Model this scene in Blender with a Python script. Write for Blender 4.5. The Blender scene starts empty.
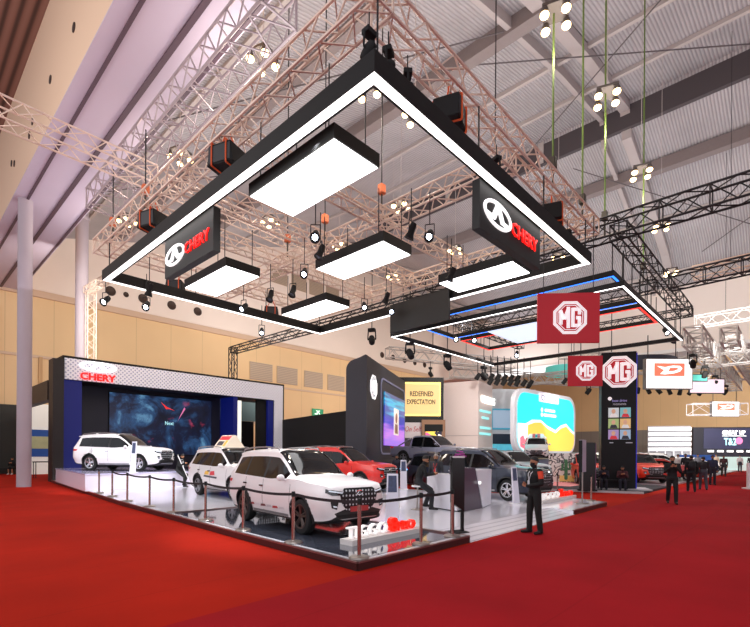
import bpy, bmesh, math, random
from mathutils import Vector, Matrix
from mathutils.bvhtree import BVHTree
random.seed(7)
PI = math.pi
SC = bpy.context.scene
EXPO = 0.0
WORLD = 1.1
CLUSTER_W = 230
ROOF_W = 430
WALL_W = 620
BEAM_W = 900
COL = SC.collection
def R(d): return math.radians(d)
def lin(c):
    return tuple((x/12.92 if x <= .04045 else ((x+.055)/1.055)**2.4) for x in [v/255 for v in c])
# ------------------------------------------------------------------ materials
MATS = {}
def mat(name, rgb, rough=.5, metal=0., emit=0., ecol=None, coat=0., spec=.5, noise=0., nscale=6., alpha=1., trans=0.):
    if name in MATS: return MATS[name]
    m = bpy.data.materials.new(name); m.use_nodes = True
    nt = m.node_tree; b = nt.nodes['Principled BSDF']
    c = lin(rgb)
    b.inputs['Base Color'].default_value = (*c, 1)
    b.inputs['Roughness'].default_value = rough
    b.inputs['Metallic'].default_value = metal
    b.inputs['Coat Weight'].default_value = coat
    b.inputs['Coat Roughness'].default_value = .05
    b.inputs['Specular IOR Level'].default_value = spec
    b.inputs['Transmission Weight'].default_value = trans
    b.inputs['Alpha'].default_value = alpha
    if emit:
        b.inputs['Emission Color'].default_value = (*lin(ecol or rgb), 1)
        b.inputs['Emission Strength'].default_value = emit
    if noise:
        tc = nt.nodes.new('ShaderNodeTexCoord'); n = nt.nodes.new('ShaderNodeTexNoise')
        n.inputs['Scale'].default_value = nscale; n.inputs['Detail'].default_value = 6
        nt.links.new(tc.outputs['Object'], n.inputs['Vector'])
        mx = nt.nodes.new('ShaderNodeMix'); mx.data_type = 'RGBA'
        mx.inputs[6].default_value = (*[x*(1-noise) for x in c], 1)
        mx.inputs[7].default_value = (*[min(1, x*(1+noise)) for x in c], 1)
        nt.links.new(n.outputs['Fac'], mx.inputs[0]); nt.links.new(mx.outputs[2], b.inputs['Base Color'])
    MATS[name] = m
    return m
def nodes_of(m):
    return m.node_tree, m.node_tree.nodes['Principled BSDF']
def ramp(nt, stops, interp='LINEAR'):
    r = nt.nodes.new('ShaderNodeValToRGB'); cr = r.color_ramp; cr.interpolation = interp
    while len(cr.elements) < len(stops): cr.elements.new(.5)
    for e, (p, c) in zip(cr.elements, stops):
        e.position = p; e.color = (*lin(c), 1)
    return r
# ------------------------------------------------------------------ mesh builder
class MB:
    def __init__(s): s.v = []; s.f = []; s.mi = []
    def add(s, vs, fs, mi=0):
        o = len(s.v); s.v += [tuple(v) for v in vs]; s.f += [tuple(i+o for i in f) for f in fs]; s.mi += [mi]*len(fs)
    def box(s, a, b, mi=0):
        x0, y0, z0 = [min(p, q) for p, q in zip(a, b)]; x1, y1, z1 = [max(p, q) for p, q in zip(a, b)]
        s.add([(x0,y0,z0),(x1,y0,z0),(x1,y1,z0),(x0,y1,z0),(x0,y0,z1),(x1,y0,z1),(x1,y1,z1),(x0,y1,z1)],
              [(0,3,2,1),(4,5,6,7),(0,1,5,4),(1,2,6,5),(2,3,7,6),(3,0,4,7)], mi)
        return s
    def tube(s, p, q, r, n=8, r2=None, mi=0, cap=True):
        p = Vector(p); q = Vector(q); d = q-p
        if d.length < 1e-6: return s
        d.normalize(); u = d.orthogonal().normalized(); w = d.cross(u); r2 = r if r2 is None else r2
        vs = []
        for i in range(n):
            a = 2*PI*i/n; e = u*math.cos(a)+w*math.sin(a); vs.append(p+e*r); vs.append(q+e*r2)
        fs = [(2*i, 2*((i+1)%n), 2*((i+1)%n)+1, 2*i+1) for i in range(n)]
        if cap: fs += [tuple(2*i for i in range(n))[::-1], tuple(2*i+1 for i in range(n))]
        s.add(vs, fs, mi); return s
    def path(s, pts, r, n=6, mi=0):
        for a, b in zip(pts, pts[1:]): s.tube(a, b, r, n, mi=mi)
        return s
    def lathe(s, prof, n=20, axis='z', c=(0,0,0), mi=0):
        k = len(prof); vs = []
        for i in range(n):
            a = 2*PI*i/n
            for r, h in prof:
                p = (r*math.cos(a), r*math.sin(a), h)
                if axis == 'y': p = (p[0], p[2], p[1])
                if axis == 'x': p = (p[2], p[0], p[1])
                vs.append((p[0]+c[0], p[1]+c[1], p[2]+c[2]))
        fs = [(i*k+j, ((i+1)%n)*k+j, ((i+1)%n)*k+j+1, i*k+j+1) for i in range(n) for j in range(k-1)]
        s.add(vs, fs, mi); return s
    def ball(s, c, r, n=10, mi=0):
        rx, ry, rz = r if isinstance(r, (tuple, list)) else (r, r, r)
        m = max(5, n//2+1)
        vs = [(c[0]+rx*math.sin(PI*j/m)*math.cos(2*PI*i/n), c[1]+ry*math.sin(PI*j/m)*math.sin(2*PI*i/n), c[2]+rz*math.cos(PI*j/m)) for j in range(m+1) for i in range(n)]
        fs = [(j*n+i, j*n+(i+1)%n, (j+1)*n+(i+1)%n, (j+1)*n+i) for j in range(m) for i in range(n)]
        s.add(vs, fs, mi); return s
    def prism(s, poly, y0, y1, mi=0):
        """polygon in XZ extruded along y"""
        n = len(poly)
        vs = [(x, y0, z) for x, z in poly]+[(x, y1, z) for x, z in poly]
        s.add(vs, [tuple(range(n)), tuple(range(2*n-1, n-1, -1))]+[(i, i+n, (i+1)%n+n, (i+1)%n) for i in range(n)], mi); return s
    def slab(s, poly, z0, z1, mi=0):
        """polygon in XY extruded along z"""
        n = len(poly)
        vs = [(x, y, z0) for x, y in poly]+[(x, y, z1) for x, y in poly]
        s.add(vs, [tuple(range(n))[::-1], tuple(range(n, 2*n))]+[(i, (i+1)%n, (i+1)%n+n, i+n) for i in range(n)], mi); return s
    def loft(s, rings, cap=True, mi=0):
        n = len(rings[0]); vs = [v for r in rings for v in r]
        fs = [(j*n+i, j*n+(i+1)%n, (j+1)*n+(i+1)%n, (j+1)*n+i) for j in range(len(rings)-1) for i in range(n)]
        if cap: fs += [tuple(range(n))[::-1], tuple(range((len(rings)-1)*n, len(rings)*n))]
        s.add(vs, fs, mi); return s
    def build(s, name, m, parent=None, smooth=False, bevel=0., loc=None, rz=None):
        me = bpy.data.meshes.new(name); me.from_pydata([tuple(v) for v in s.v], [], s.f)
        ms = m if isinstance(m, (list, tuple)) else [m]
        for x in ms: me.materials.append(x)
        me.polygons.foreach_set('material_index', s.mi)
        bm = bmesh.new(); bm.from_mesh(me); bmesh.ops.recalc_face_normals(bm, faces=bm.faces)
        if bevel:
            bmesh.ops.bevel(bm, geom=[e for e in bm.edges if len(e.link_faces) == 2 and e.calc_face_angle(0) > .6], offset=bevel, segments=2, affect='EDGES', profile=.5)
        bm.to_mesh(me); bm.free()
        if smooth:
            me.polygons.foreach_set('use_smooth', [True]*len(me.polygons))
            try: me.set_sharp_from_angle(angle=R(40))
            except Exception: pass
        me.update()
        o = bpy.data.objects.new(name, me); COL.objects.link(o)
        if parent: o.parent = parent
        if loc: o.location = loc
        if rz is not None: o.rotation_euler = (0, 0, rz)
        return o
def thing(name, label, cat, loc=(0,0,0), rz=0., group=None):
    o = bpy.data.objects.new(name, None); COL.objects.link(o); o.empty_display_size = .2
    o.location = loc; o.rotation_euler = (0, 0, rz); o['label'] = label; o['category'] = cat
    if group: o['group'] = group
    return o
def tag(o, label, cat, group=None, kind=None):
    o['label'] = label; o['category'] = cat
    if group: o['group'] = group
    if kind: o['kind'] = kind
    return o
def struct(o):
    o['kind'] = 'structure'; return o
def dup(root, loc, rz, label=None, group=None):
    r = root.copy(); COL.objects.link(r); r.location = loc; r.rotation_euler = (0, 0, rz)
    if label: r['label'] = label
    if group: r['group'] = group
    for ch in list(root.children):
        c = ch.copy(); COL.objects.link(c); c.parent = r
        for g in list(ch.children):
            d = g.copy(); COL.objects.link(d); d.parent = c
    return r
ORD = ['first','second','third','fourth','fifth','sixth','seventh','eighth','ninth','tenth','eleventh','twelfth','thirteenth','fourteenth','fifteenth','sixteenth']
# ------------------------------------------------------------------ lettering
def text(body, name, m, parent, w=None, h=None, at=(0,0,0), depth=.02, bold=.0, flip=None, shear=0., align='CENTER', spacing=1.):
    """text mesh standing in the XZ plane, reading from -y, centred on `at`"""
    cu = bpy.data.curves.new(name, 'FONT'); cu.body = body; cu.size = 1; cu.extrude = 0; cu.offset = bold; cu.shear = shear
    cu.space_character = spacing; cu.align_x = align; cu.resolution_u = 2
    t = bpy.data.objects.new(name, cu); COL.objects.link(t)
    dg = bpy.context.evaluated_depsgraph_get(); me = bpy.data.meshes.new_from_object(t.evaluated_get(dg))
    bpy.data.objects.remove(t); bpy.data.curves.remove(cu)
    xs = [v.co.x for v in me.vertices]; ys = [v.co.y for v in me.vertices]
    x0, x1, y0, y1 = min(xs), max(xs), min(ys), max(ys)
    sx = w/(x1-x0) if w else None; sy = h/(y1-y0) if h else None
    sx = sx or sy; sy = sy or sx
    for v in me.vertices:
        v.co = ((v.co.x-(x0+x1)/2)*sx+at[0], at[1]-depth, (v.co.y-(y0+y1)/2)*sy+at[2])
    bm = bmesh.new(); bm.from_mesh(me)
    if depth > .004:
        r = bmesh.ops.extrude_face_region(bm, geom=list(bm.faces))
        for v in [e for e in r['geom'] if isinstance(e, bmesh.types.BMVert)]: v.co.y += depth
        bmesh.ops.recalc_face_normals(bm, faces=bm.faces)
    bm.to_mesh(me); bm.free()
    me.materials.clear(); me.materials.append(m); me.name = name
    o = bpy.data.objects.new(name, me); COL.objects.link(o); o.parent = parent
    return o
def ngon(cx, cz, rx, rz, n, ph=0.):
    return [(cx+rx*math.cos(2*PI*i/n+ph), cz+rz*math.sin(2*PI*i/n+ph)) for i in range(n)]
def ringface(mb, outer, inner, y0, y1, mi=0):
    n = len(outer)
    vs = [(x,y0,z) for x,z in outer]+[(x,y0,z) for x,z in inner]+[(x,y1,z) for x,z in outer]+[(x,y1,z) for x,z in inner]
    fs = []
    for i in range(n):
        j = (i+1)%n
        fs += [(i,j,n+j,n+i),(2*n+i,3*n+i,3*n+j,2*n+j),(i,2*n+i,2*n+j,j),(n+i,n+j,3*n+j,3*n+i)]
    mb.add(vs, fs, mi)
# ------------------------------------------------------------------ basic materials
M = dict(
 black = mat('black_satin', (13,12,13), .5, spec=.3, noise=.15),
 matte = mat('black_matte', (10,10,11), .8),
 rig   = mat('black_rig_metal', (42,40,42), .5, .5),
 alu   = mat('warm_aluminium_truss', (226,204,188), .5, .1, noise=.12),
 palealu = mat('pale_truss', (200,196,192), .5, .3),
 chrome = mat('chrome', (225,225,228), .12, 1.),
 steel = mat('brushed_steel', (165,158,152), .32, .9, noise=.08, nscale=30),
 rubber = mat('tyre_rubber', (18,18,19), .75),
 glass = mat('dark_car_glass', (9,11,14), .06, 0., spec=.45),
 white = mat('white_panel', (232,230,232), .4),
 light = mat('light_panel', (255,255,255), .5, emit=3.6),
 strip = mat('light_strip', (255,255,252), .5, emit=2.2),
 warm  = mat('warm_bulb', (255,225,170), .4, emit=8, ecol=(255,214,150)),
 cold  = mat('cold_lens', (225,238,255), .3, emit=14, ecol=(225,238,255)),
 red   = mat('red_letter', (240,20,20), .4, emit=1.3, ecol=(255,24,20)),
 wlet  = mat('white_letter', (255,255,255), .4, emit=1.0),
 blue  = mat('deep_blue_panel', (6,16,84), .5, emit=.10, ecol=(20,50,210)),
 navy  = mat('navy_panel', (22,24,44), .5),
 orange = mat('orange_strap', (225,90,30), .6),
 green = mat('green_strap', (92,116,52), .7),
 skin = mat('skin', (165,112,82), .55),
)

# ------------------------------------------------------------------ camera, world
cam_d = bpy.data.cameras.new('camera'); cam = bpy.data.objects.new('camera', cam_d); COL.objects.link(cam)
cam.location = (0, 0, 1.8)
cam_d.sensor_fit = 'HORIZONTAL'; cam_d.sensor_width = 36; cam_d.lens = 36*460/750
cam_d.shift_y = (452-313.5)/750; cam_d.clip_start = .05; cam_d.clip_end = 400
cam.matrix_world = Matrix.Translation((0,0,1.8)) @ Matrix.Rotation(R(43.1-90), 4, 'Z') @ Matrix.Rotation(R(90), 4, 'X') @ Matrix.Rotation(R(.35), 4, 'Z')
SC.camera = cam
SC.view_settings.view_transform = 'Standard'
SC.view_settings.look = 'None'
SC.view_settings.exposure = EXPO
w = bpy.data.worlds.new('hall_ambient'); SC.world = w; w.use_nodes = True
w.node_tree.nodes['Background'].inputs[0].default_value = (.92, .93, 1.0, 1)
w.node_tree.nodes['Background'].inputs[1].default_value = WORLD

# ------------------------------------------------------------------ hall shell
# carpet: left field's orange takes in the warm light, crimson aisle along stage front
m = mat('red_carpet', (180,25,20), .95, spec=.1); nt, b = nodes_of(m)
tc = nt.nodes.new('ShaderNodeTexCoord'); sp = nt.nodes.new('ShaderNodeSeparateXYZ'); nt.links.new(tc.outputs['Object'], sp.inputs[0])
gt = nt.nodes.new('ShaderNodeMath'); gt.operation = 'GREATER_THAN'; gt.inputs[1].default_value = 4.8; nt.links.new(sp.outputs['Y'], gt.inputs[0])
mx = nt.nodes.new('ShaderNodeMix'); mx.data_type = 'RGBA'; mx.inputs[6].default_value = (*lin((160,22,30)),1); mx.inputs[7].default_value = (*lin((176,32,14)),1)
nt.links.new(gt.outputs[0], mx.inputs[0])
n1 = nt.nodes.new('ShaderNodeTexNoise'); n1.inputs['Scale'].default_value = .55; n1.inputs['Detail'].default_value = 8; nt.links.new(tc.outputs['Object'], n1.inputs['Vector'])
n2 = nt.nodes.new('ShaderNodeTexNoise'); n2.inputs['Scale'].default_value = 90; nt.links.new(tc.outputs['Object'], n2.inputs['Vector'])
mr = nt.nodes.new('ShaderNodeMapRange'); mr.inputs[1].default_value = .3; mr.inputs[2].default_value = .7; mr.inputs[3].default_value = .82; mr.inputs[4].default_value = 1.1
nt.links.new(n1.outputs['Fac'], mr.inputs[0])
# carpet lengths two metres wide with a faint seam between them
fr = nt.nodes.new('ShaderNodeMath'); fr.operation = 'PINGPONG'; fr.inputs[1].default_value = 1.; nt.links.new(sp.outputs['Y'], fr.inputs[0])
ls = nt.nodes.new('ShaderNodeMath'); ls.operation = 'LESS_THAN'; ls.inputs[1].default_value = .012; nt.links.new(fr.outputs[0], ls.inputs[0])
sm = nt.nodes.new('ShaderNodeMath'); sm.operation = 'MULTIPLY_ADD'; sm.inputs[1].default_value = -.12; nt.links.new(ls.outputs[0], sm.inputs[0]); nt.links.new(mr.outputs[0], sm.inputs[2])
vm = nt.nodes.new('ShaderNodeVectorMath'); vm.operation = 'SCALE'; nt.links.new(mx.outputs[2], vm.inputs[0]); nt.links.new(sm.outputs[0], vm.inputs['Scale'])
nt.links.new(vm.outputs[0], b.inputs['Base Color'])
bp = nt.nodes.new('ShaderNodeBump'); bp.inputs['Strength'].default_value = .15; nt.links.new(n2.outputs['Fac'], bp.inputs['Height']); nt.links.new(bp.outputs[0], b.inputs['Normal'])
struct(MB().box((-14,-45,-.2),(85,44.2,0)).build('floor', m))

def panel_mat(name, rgb, dx, dz, dark=.72, rough=.7, axis='X', w_=.006, z0=0.):
    m = mat(name, rgb, rough); nt, b = nodes_of(m); c = lin(rgb)
    tc = nt.nodes.new('ShaderNodeTexCoord'); sp = nt.nodes.new('ShaderNodeSeparateXYZ'); nt.links.new(tc.outputs['Object'], sp.inputs[0])
    def line(out, d, off=0.):
        a = nt.nodes.new('ShaderNodeMath'); a.operation = 'ADD'; a.inputs[1].default_value = off; nt.links.new(out, a.inputs[0])
        p = nt.nodes.new('ShaderNodeMath'); p.operation = 'PINGPONG'; p.inputs[1].default_value = d/2; nt.links.new(a.outputs[0], p.inputs[0])
        l = nt.nodes.new('ShaderNodeMath'); l.operation = 'LESS_THAN'; l.inputs[1].default_value = w_*d; nt.links.new(p.outputs[0], l.inputs[0])
        return l
    a = line(sp.outputs[axis], dx); bb = line(sp.outputs['Z'], dz, z0)
    mxm = nt.nodes.new('ShaderNodeMath'); mxm.operation = 'MAXIMUM'; nt.links.new(a.outputs[0], mxm.inputs[0]); nt.links.new(bb.outputs[0], mxm.inputs[1])
    n = nt.nodes.new('ShaderNodeTexNoise'); n.inputs['Scale'].default_value = .25; nt.links.new(tc.outputs['Object'], n.inputs['Vector'])
    m1 = nt.nodes.new('ShaderNodeMix'); m1.data_type = 'RGBA'; m1.inputs[6].default_value = (*[x*.9 for x in c],1); m1.inputs[7].default_value = (*[x*1.08 for x in c],1); nt.links.new(n.outputs['Fac'], m1.inputs[0])
    m2 = nt.nodes.new('ShaderNodeMix'); m2.data_type = 'RGBA'; nt.links.new(mxm.outputs[0], m2.inputs[0]); nt.links.new(m1.outputs[2], m2.inputs[6]); m2.inputs[7].default_value = (*[x*dark for x in c],1)
    nt.links.new(m2.outputs[2], b.inputs['Base Color'])
    return m
beige = panel_mat('beige_wall_panels', (226,192,146), 3.1, 4.6)
pale = mat('pale_plaster', (238,222,210), .75, noise=.05, nscale=.3)
# left wall: beige folding panels up to 14 m, pale plaster above
struct(MB().box((-14,44,0),(85,44.4,14)).build('wall_left', beige))
struct(MB().box((-14,44,14),(85,44.5,30)).build('wall_left_upper', pale))
struct(MB().box((-14,43.75,13.75),(85,44,14.25)).build('trim_1', mat('ledge_trim', (205,175,150), .6)))
struct(MB().box((-14,43.9,9.0),(85,44,9.2)).build('trim_2', mat('ledge_trim', (205,175,150), .6)))
struct(MB().box((-14,43.93,0),(5.9,44,4.4)).build('trim_3', mat('dark_wainscot', (58,38,26), .6)))
# dark doors with posts at the far left
g = MB().box((5.9,43.6,0),(8.2,44,5.2)); struct(g.build('door_1', mat('dark_door', (34,34,30), .6)))
for i, (a, z) in enumerate([(5.7,12.5),(8.4,9.1)]): struct(MB().box((a-.12,43.8,0),(a+.12,44,z)).build('trim_%d' % (i+4), mat('post_trim', (190,150,105), .6)))
endb = panel_mat('end_wall_panels', (214,178,132), 2.4, 20, axis='Y')
struct(MB().box((84,-45,5.6),(84.4,44,27)).build('wall_far', endb))
struct(MB().box((83.9,-45,0),(84.3,44,5.6)).build('wall_far_lower', panel_mat('grey_folding_wall', (128,120,112), 1.6, 20, axis='Y', w_=.02)))
# roof: corrugated sheets; profile along the hall, lifted towards the left wall
PROF = [(-14,18.6),(4.2,18.6),(7,18.2),(10.7,19.2),(16.6,20.8),(19.7,21.65),(25.4,23.0),(29.7,23.7),(32.2,24.15),(32.6,22.6),(35.1,21.9),(43.8,18.6),(46.8,16.4),(60,16.4),(85,16.4)]
P44 = [(-14,18.6),(7,18.2),(10.7,19.2),(21.4,22.1),(35,26.5),(60,26.5),(85,26.5)]
def pl(t, x):
    if x <= t[0][0]: return t[0][1]
    for (a, p), (b2, q) in zip(t, t[1:]):
        if x <= b2: return p+(q-p)*(x-a)/(b2-a)
    return t[-1][1]
def roofz(x, y):
    k = min(1, max(0, (y-24)/20)); k = k*k*(3-2*k)
    a = pl(PROF, x); b2 = pl(P44, x); return a+(b2-a)*k
m = mat('corrugated_roof', (176,170,174), .55, .0, spec=.3); nt, b = nodes_of(m)
tc = nt.nodes.new('ShaderNodeTexCoord'); wv = nt.nodes.new('ShaderNodeTexWave'); wv.bands_direction = 'Y'; wv.inputs['Scale'].default_value = 1.9; wv.inputs['Distortion'].default_value = 0
nt.links.new(tc.outputs['Object'], wv.inputs['Vector'])
n = nt.nodes.new('ShaderNodeTexNoise'); n.inputs['Scale'].default_value = .4; nt.links.new(tc.outputs['Object'], n.inputs['Vector'])
r = ramp(nt, [(0,(166,162,166)),(.35,(190,186,190)),(1,(198,195,199))]); nt.links.new(wv.outputs['Fac'], r.inputs[0])
m2 = nt.nodes.new('ShaderNodeMix'); m2.data_type = 'RGBA'; m2.blend_type = 'MULTIPLY'; m2.inputs[0].default_value = .35; nt.links.new(r.outputs[0], m2.inputs[6]); nt.links.new(n.outputs['Fac'], m2.inputs[7])
nt.links.new(m2.outputs[2], b.inputs['Base Color'])
bp = nt.nodes.new('ShaderNodeBump'); bp.inputs['Strength'].default_value = .5; bp.inputs['Distance'].default_value = .1; nt.links.new(wv.outputs['Fac'], bp.inputs['Height']); nt.links.new(bp.outputs[0], b.inputs['Normal'])
roofm = m
def roof_patch(name, xs, ys, m):
    g = MB(); n = len(ys); vs = []
    for x in xs:
        for y in ys: vs.append((x, y, roofz(x, y)))
    k = len(vs)
    fs = [(i*n+j, (i+1)*n+j, (i+1)*n+j+1, i*n+j+1) for i in range(len(xs)-1) for j in range(n-1)]
    g.add(vs, fs); g.add([(x,y,z+.25) for x,y,z in vs], fs)
    return struct(g.build(name, m))
YS = [-45,-20,0,10,20,24,26,28,30,32,34,36,38,40,42,44.3]
roof_patch('ceiling', [7,8.8,10.7,13.5,16.6,19.7,22.5,25.4,29.7,32.2,32.6,35.1,39,43.8,46.8,60,85], YS, roofm)
mn = mat('brown_near_ceiling', (120,84,72), .7); nt, b = nodes_of(mn)
tc = nt.nodes.new('ShaderNodeTexCoord'); wv = nt.nodes.new('ShaderNodeTexWave'); wv.bands_direction = 'X'; wv.inputs['Scale'].default_value = .8; nt.links.new(tc.outputs['Object'], wv.inputs['Vector'])
r = ramp(nt, [(0,(70,48,42)),(.5,(128,92,80)),(1,(140,104,92))]); nt.links.new(wv.outputs['Fac'], r.inputs[0]); nt.links.new(r.outputs[0], b.inputs['Base Color'])
struct(MB().box((-5,8,18.7),(4.2,44,18.9)).build('ceiling_near', mn))
# portal beam with columns across the hall
soff = mat('violet_lit_soffit', (196,184,200), .7, noise=.05, nscale=.3)
g = MB().box((4.2,-30,14),(7.1,44,19.5)); struct(g.build('wall_beam', [mat('beam_face', (226,196,168), .75)]))
g = MB().box((4.2,-30,13.96),(7.1,44,14.0)); struct(g.build('ceiling_beam_soffit', soff))
for i, (xa, wd) in enumerate([(4.72,.05),(5.9,.08),(6.98,.05)]):
    struct(MB().box((xa-wd,-30,13.9),(xa+wd,44,13.97)).build('trim_%d' % (i+6), mat('soffit_groove', (82,62,74), .6)))
# round holes in the beam face
for i, (y, z) in enumerate([(17.5,15.6),(17.6,16.9),(20.6,15.6),(23.6,15.5),(24.2,15.2),(27.5,15.4),(28.2,15.7)]):
    g = MB().lathe([(0.02,0),(.15,0),(.15,.03),(.02,.03)], 14, 'x', (4.17,y,z)); struct(g.build('trim_%d' % (i+9), mat('hole_dark', (62,48,44), .7)))
for i, (x, nm) in enumerate([(4.68,'front'),(9.1,'rear')]):
    g = MB().lathe([(0,0),(.30,0),(.30,13.96),(0,13.96)], 28) if i == 0 else MB().lathe([(0,0),(.38,0),(.38,17.3),(.46,17.35),(.46,17.5),(.38,17.5),(.38,19.2),(0,19.2)], 28)
    o = g.build('round_column', mat('column_paint', (172,160,168), .55, noise=.06, nscale=1.), smooth=True, loc=(x,27.8 if i == 0 else 35.7,0))
    tag(o, ['round grey column standing on the red carpet at far left','round grey column rising behind the display portal'][i], 'column')
# far bulkhead and its ledges
struct(MB().box((47,-45,10.9),(49,34,16.6)).build('wall_bulkhead', mat('bulkhead_white', (240,228,220), .75)))
struct(MB().box((46.8,-45,10.6),(49.2,34,10.9)).build('trim_16', mat('bulkhead_edge', (235,232,230), .6)))
# roof steel: rafters and purlins across the hall, a spine along it
steelm = mat('grey_roof_steel', (132,122,122), .6, noise=.08); stl2 = mat('light_roof_steel', (186,178,176), .6)
def cross_beam(x, h, wd, nm, label, m=steelm, y0=-45, y1=44):
    g = MB(); ys = [y for y in YS if y0 <= y <= y1]
    for a, b2 in zip(ys, ys[1:]):
        za = roofz(x, a)-.02; zb = roofz(x, b2)-.02
        g.add([(x-wd,a,za-h),(x+wd,a,za-h),(x+wd,b2,zb-h),(x-wd,b2,zb-h),(x-wd,a,za),(x+wd,a,za),(x+wd,b2,zb),(x-wd,b2,zb)],
              [(0,3,2,1),(4,5,6,7),(0,1,5,4),(1,2,6,5),(2,3,7,6),(3,0,4,7)])
    o = g.build(nm, m); return struct(o)
k = 17
for x, h, wd, mm in [(10.4,.18,.09,stl2),(13.4,.5,.2,steelm),(19.6,.75,.3,steelm),(24.6,.22,.1,stl2),(28.6,.22,.1,stl2),(35.8,.75,.3,steelm),(40.5,.2,.1,stl2),(45.6,.4,.16,stl2)]:
    cross_beam(x, h, wd, 'trim_%d' % k, '', mm); k += 1
g = MB().box((32.25,-45,22.55),(32.55,30,24.15)); struct(g.build('trim_%d' % k, mat('clerestory_dark', (78,72,76), .7))); k += 1
for y in (-12,-4,2,14,22):
    struct(MB().box((32.2,y-.2,22.6),(32.24,y+.2,24.1)).build('trim_%d' % k, stl2)); k += 1
for (yy, ww) in ((8.5,.28),(9.9,.12)):
    g = MB(); xs = [7.2,10.7,16.6,19.7,25.4,29.7,32.2,32.6,35.1,43.8,46.8]
    for a, b2 in zip(xs, xs[1:]):
        za = roofz(a,yy)-.05; zb = roofz(b2,yy)-.05
        g.add([(a,yy-ww,za-.5),(b2,yy-ww,zb-.5),(b2,yy+ww,zb-.5),(a,yy+ww,za-.5),(a,yy-ww,za),(b2,yy-ww,zb),(b2,yy+ww,zb),(a,yy+ww,za)],
              [(0,3,2,1),(4,5,6,7),(0,1,5,4),(1,2,6,5),(2,3,7,6),(3,0,4,7)])
    struct(g.build('trim_%d' % k, mat('spine_steel', (176,168,168), .6))); k += 1
# wind-bracing rods under the roof
for a, b2 in [((9,24),(19,10)),((20,12),(31,2)),((20,1),(31,14)),((33,12),(45,0)),((34,-8),(44,6)),((9,33),(19,24))]:
    struct(MB().tube((a[0],a[1],roofz(*a)-.7),(b2[0],b2[1],roofz(*b2)-.7),.035,5).build('trim_%d' % k, mat('bracing_rod', (96,90,92), .6))); k += 1
# round vents and louvres on the left wall
hv = None
XH = [13.39,14.62,16.05,18.64,21.2,48.35,50.74,53.38,55.84,58.34]
for i, x in enumerate(XH):
    lab = 'round dark vent in pale upper left wall, %s from the left' % ORD[i]
    if hv is None:
        hv = MB().lathe([(0,-.03),(.30,-.03),(.34,-.06),(.40,-.04),(.42,0),(0,0)], 20, 'y').build('round_wall_vent', mat('vent_bronze', (70,52,44), .5, .3), smooth=True); o = hv
    else: o = hv.copy(); COL.objects.link(o)
    s_ = .55 if i == 1 else 1.; o.scale = (s_,1,s_)
    o.location = (x,43.98,15.6); tag(o, lab, 'vent', 'round vents of the left wall')
def louvre(w_, h_):
    g = MB(); t = thing('wall_louvre', '', 'vent')
    g.box((-w_/2,-.06,0),(w_/2,0,h_)); g.build('frame', mat('louvre_frame', (190,168,145), .6), t)
    g = MB()
    for i in range(10): g.box((-w_/2+.08,-.1,h_*(i+.5)/10-.05),(w_/2-.08,-.06,h_*(i+.5)/10+.04))
    g.build('slats', mat('louvre_slats', (168,150,134), .6), t); return t
lv = louvre(2.9,1.95)
for i, x in enumerate([28.5,32.0,35.9,38.0+1.6,44.0]):
    o = lv if i == 0 else dup(lv, (0,0,0), 0)
    o.location = (x,43.98,9.6); o['label'] = 'square beige louvre on lower left wall, %s from the portal' % ORD[i]; o['group'] = 'lower louvres of the left wall'
for i, x in enumerate([30.8,33.6,36.25,38.9]):
    o = dup(lv, (x,43.98,20.9), 0, 'grey louvre high on pale left wall, %s from the left' % ORD[i], 'upper louvres of the left wall')
    o.scale = (.75,1,.9)
t = thing('exit_sign', 'small green lit exit sign above the black booth wall', 'sign', (36.5,43.9,6.2))
MB().box((-.85,-.12,0),(.85,0,.85)).build('case', mat('exit_green', (20,120,80), .4, emit=.5, ecol=(20,140,90)), t)
MB().prism([(-.55,.15),(-.1,.15),(.05,.4),(.2,.15),(.32,.2),(.12,.5),(.3,.6),(.2,.68),(-.05,.6),(-.3,.68),(-.35,.6),(-.15,.52),(-.2,.35),(-.55,.27)], -.14, -.125).build('pictogram', mat('exit_white', (220,250,235), .4, emit=.8), t)

# ------------------------------------------------------------------ added unseen fill lights without fixtures, brightening roof, beam and walls
def area(name, loc, rot, size, watts, col, sy=None):
    l = bpy.data.lights.new(name, 'AREA'); l.energy = watts; l.color = col; l.size = size
    if sy: l.shape = 'RECTANGLE'; l.size_y = sy
    o = bpy.data.objects.new(name, l); COL.objects.link(o); o.location = loc; o.rotation_euler = rot
    return o
UP = (R(180),0,0)
for x, y, w_ in [(10,10,1.),(20,6,1.),(12,26,1.),(26,18,1.),(36,8,1.2),(26,34,1.1),(46,22,1.2),(16,-6,.8),(34,-8,.9),(60,8,1.),(62,30,1.)]:
    area('roof_fill', (x,y,9.9), UP, 7, ROOF_W*w_, (.97,.97,1.))
for x, w_ in [(10,1.),(24,1.2),(40,1.3),(58,1.3)]:
    area('wall_fill', (x,33,9.5), (R(97),0,0), 8, WALL_W*w_, (1,.93,.84))
area('end_wall_fill', (62,4,9.5), (R(90),0,R(-90)), 10, WALL_W*5, (1,.95,.88))
area('beam_fill', (-4,16,10), (R(100),0,R(-90)), 8, WALL_W*.8, (1,.93,.86))
area('soffit_fill', (5.6,22,9.6), UP, 3, ROOF_W*.2, (.93,.88,1.), 16)

area('bulkhead_fill', (36,2,8.5), (R(100),0,R(-90)), 6, WALL_W*.9, (1,.96,.92))

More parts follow.
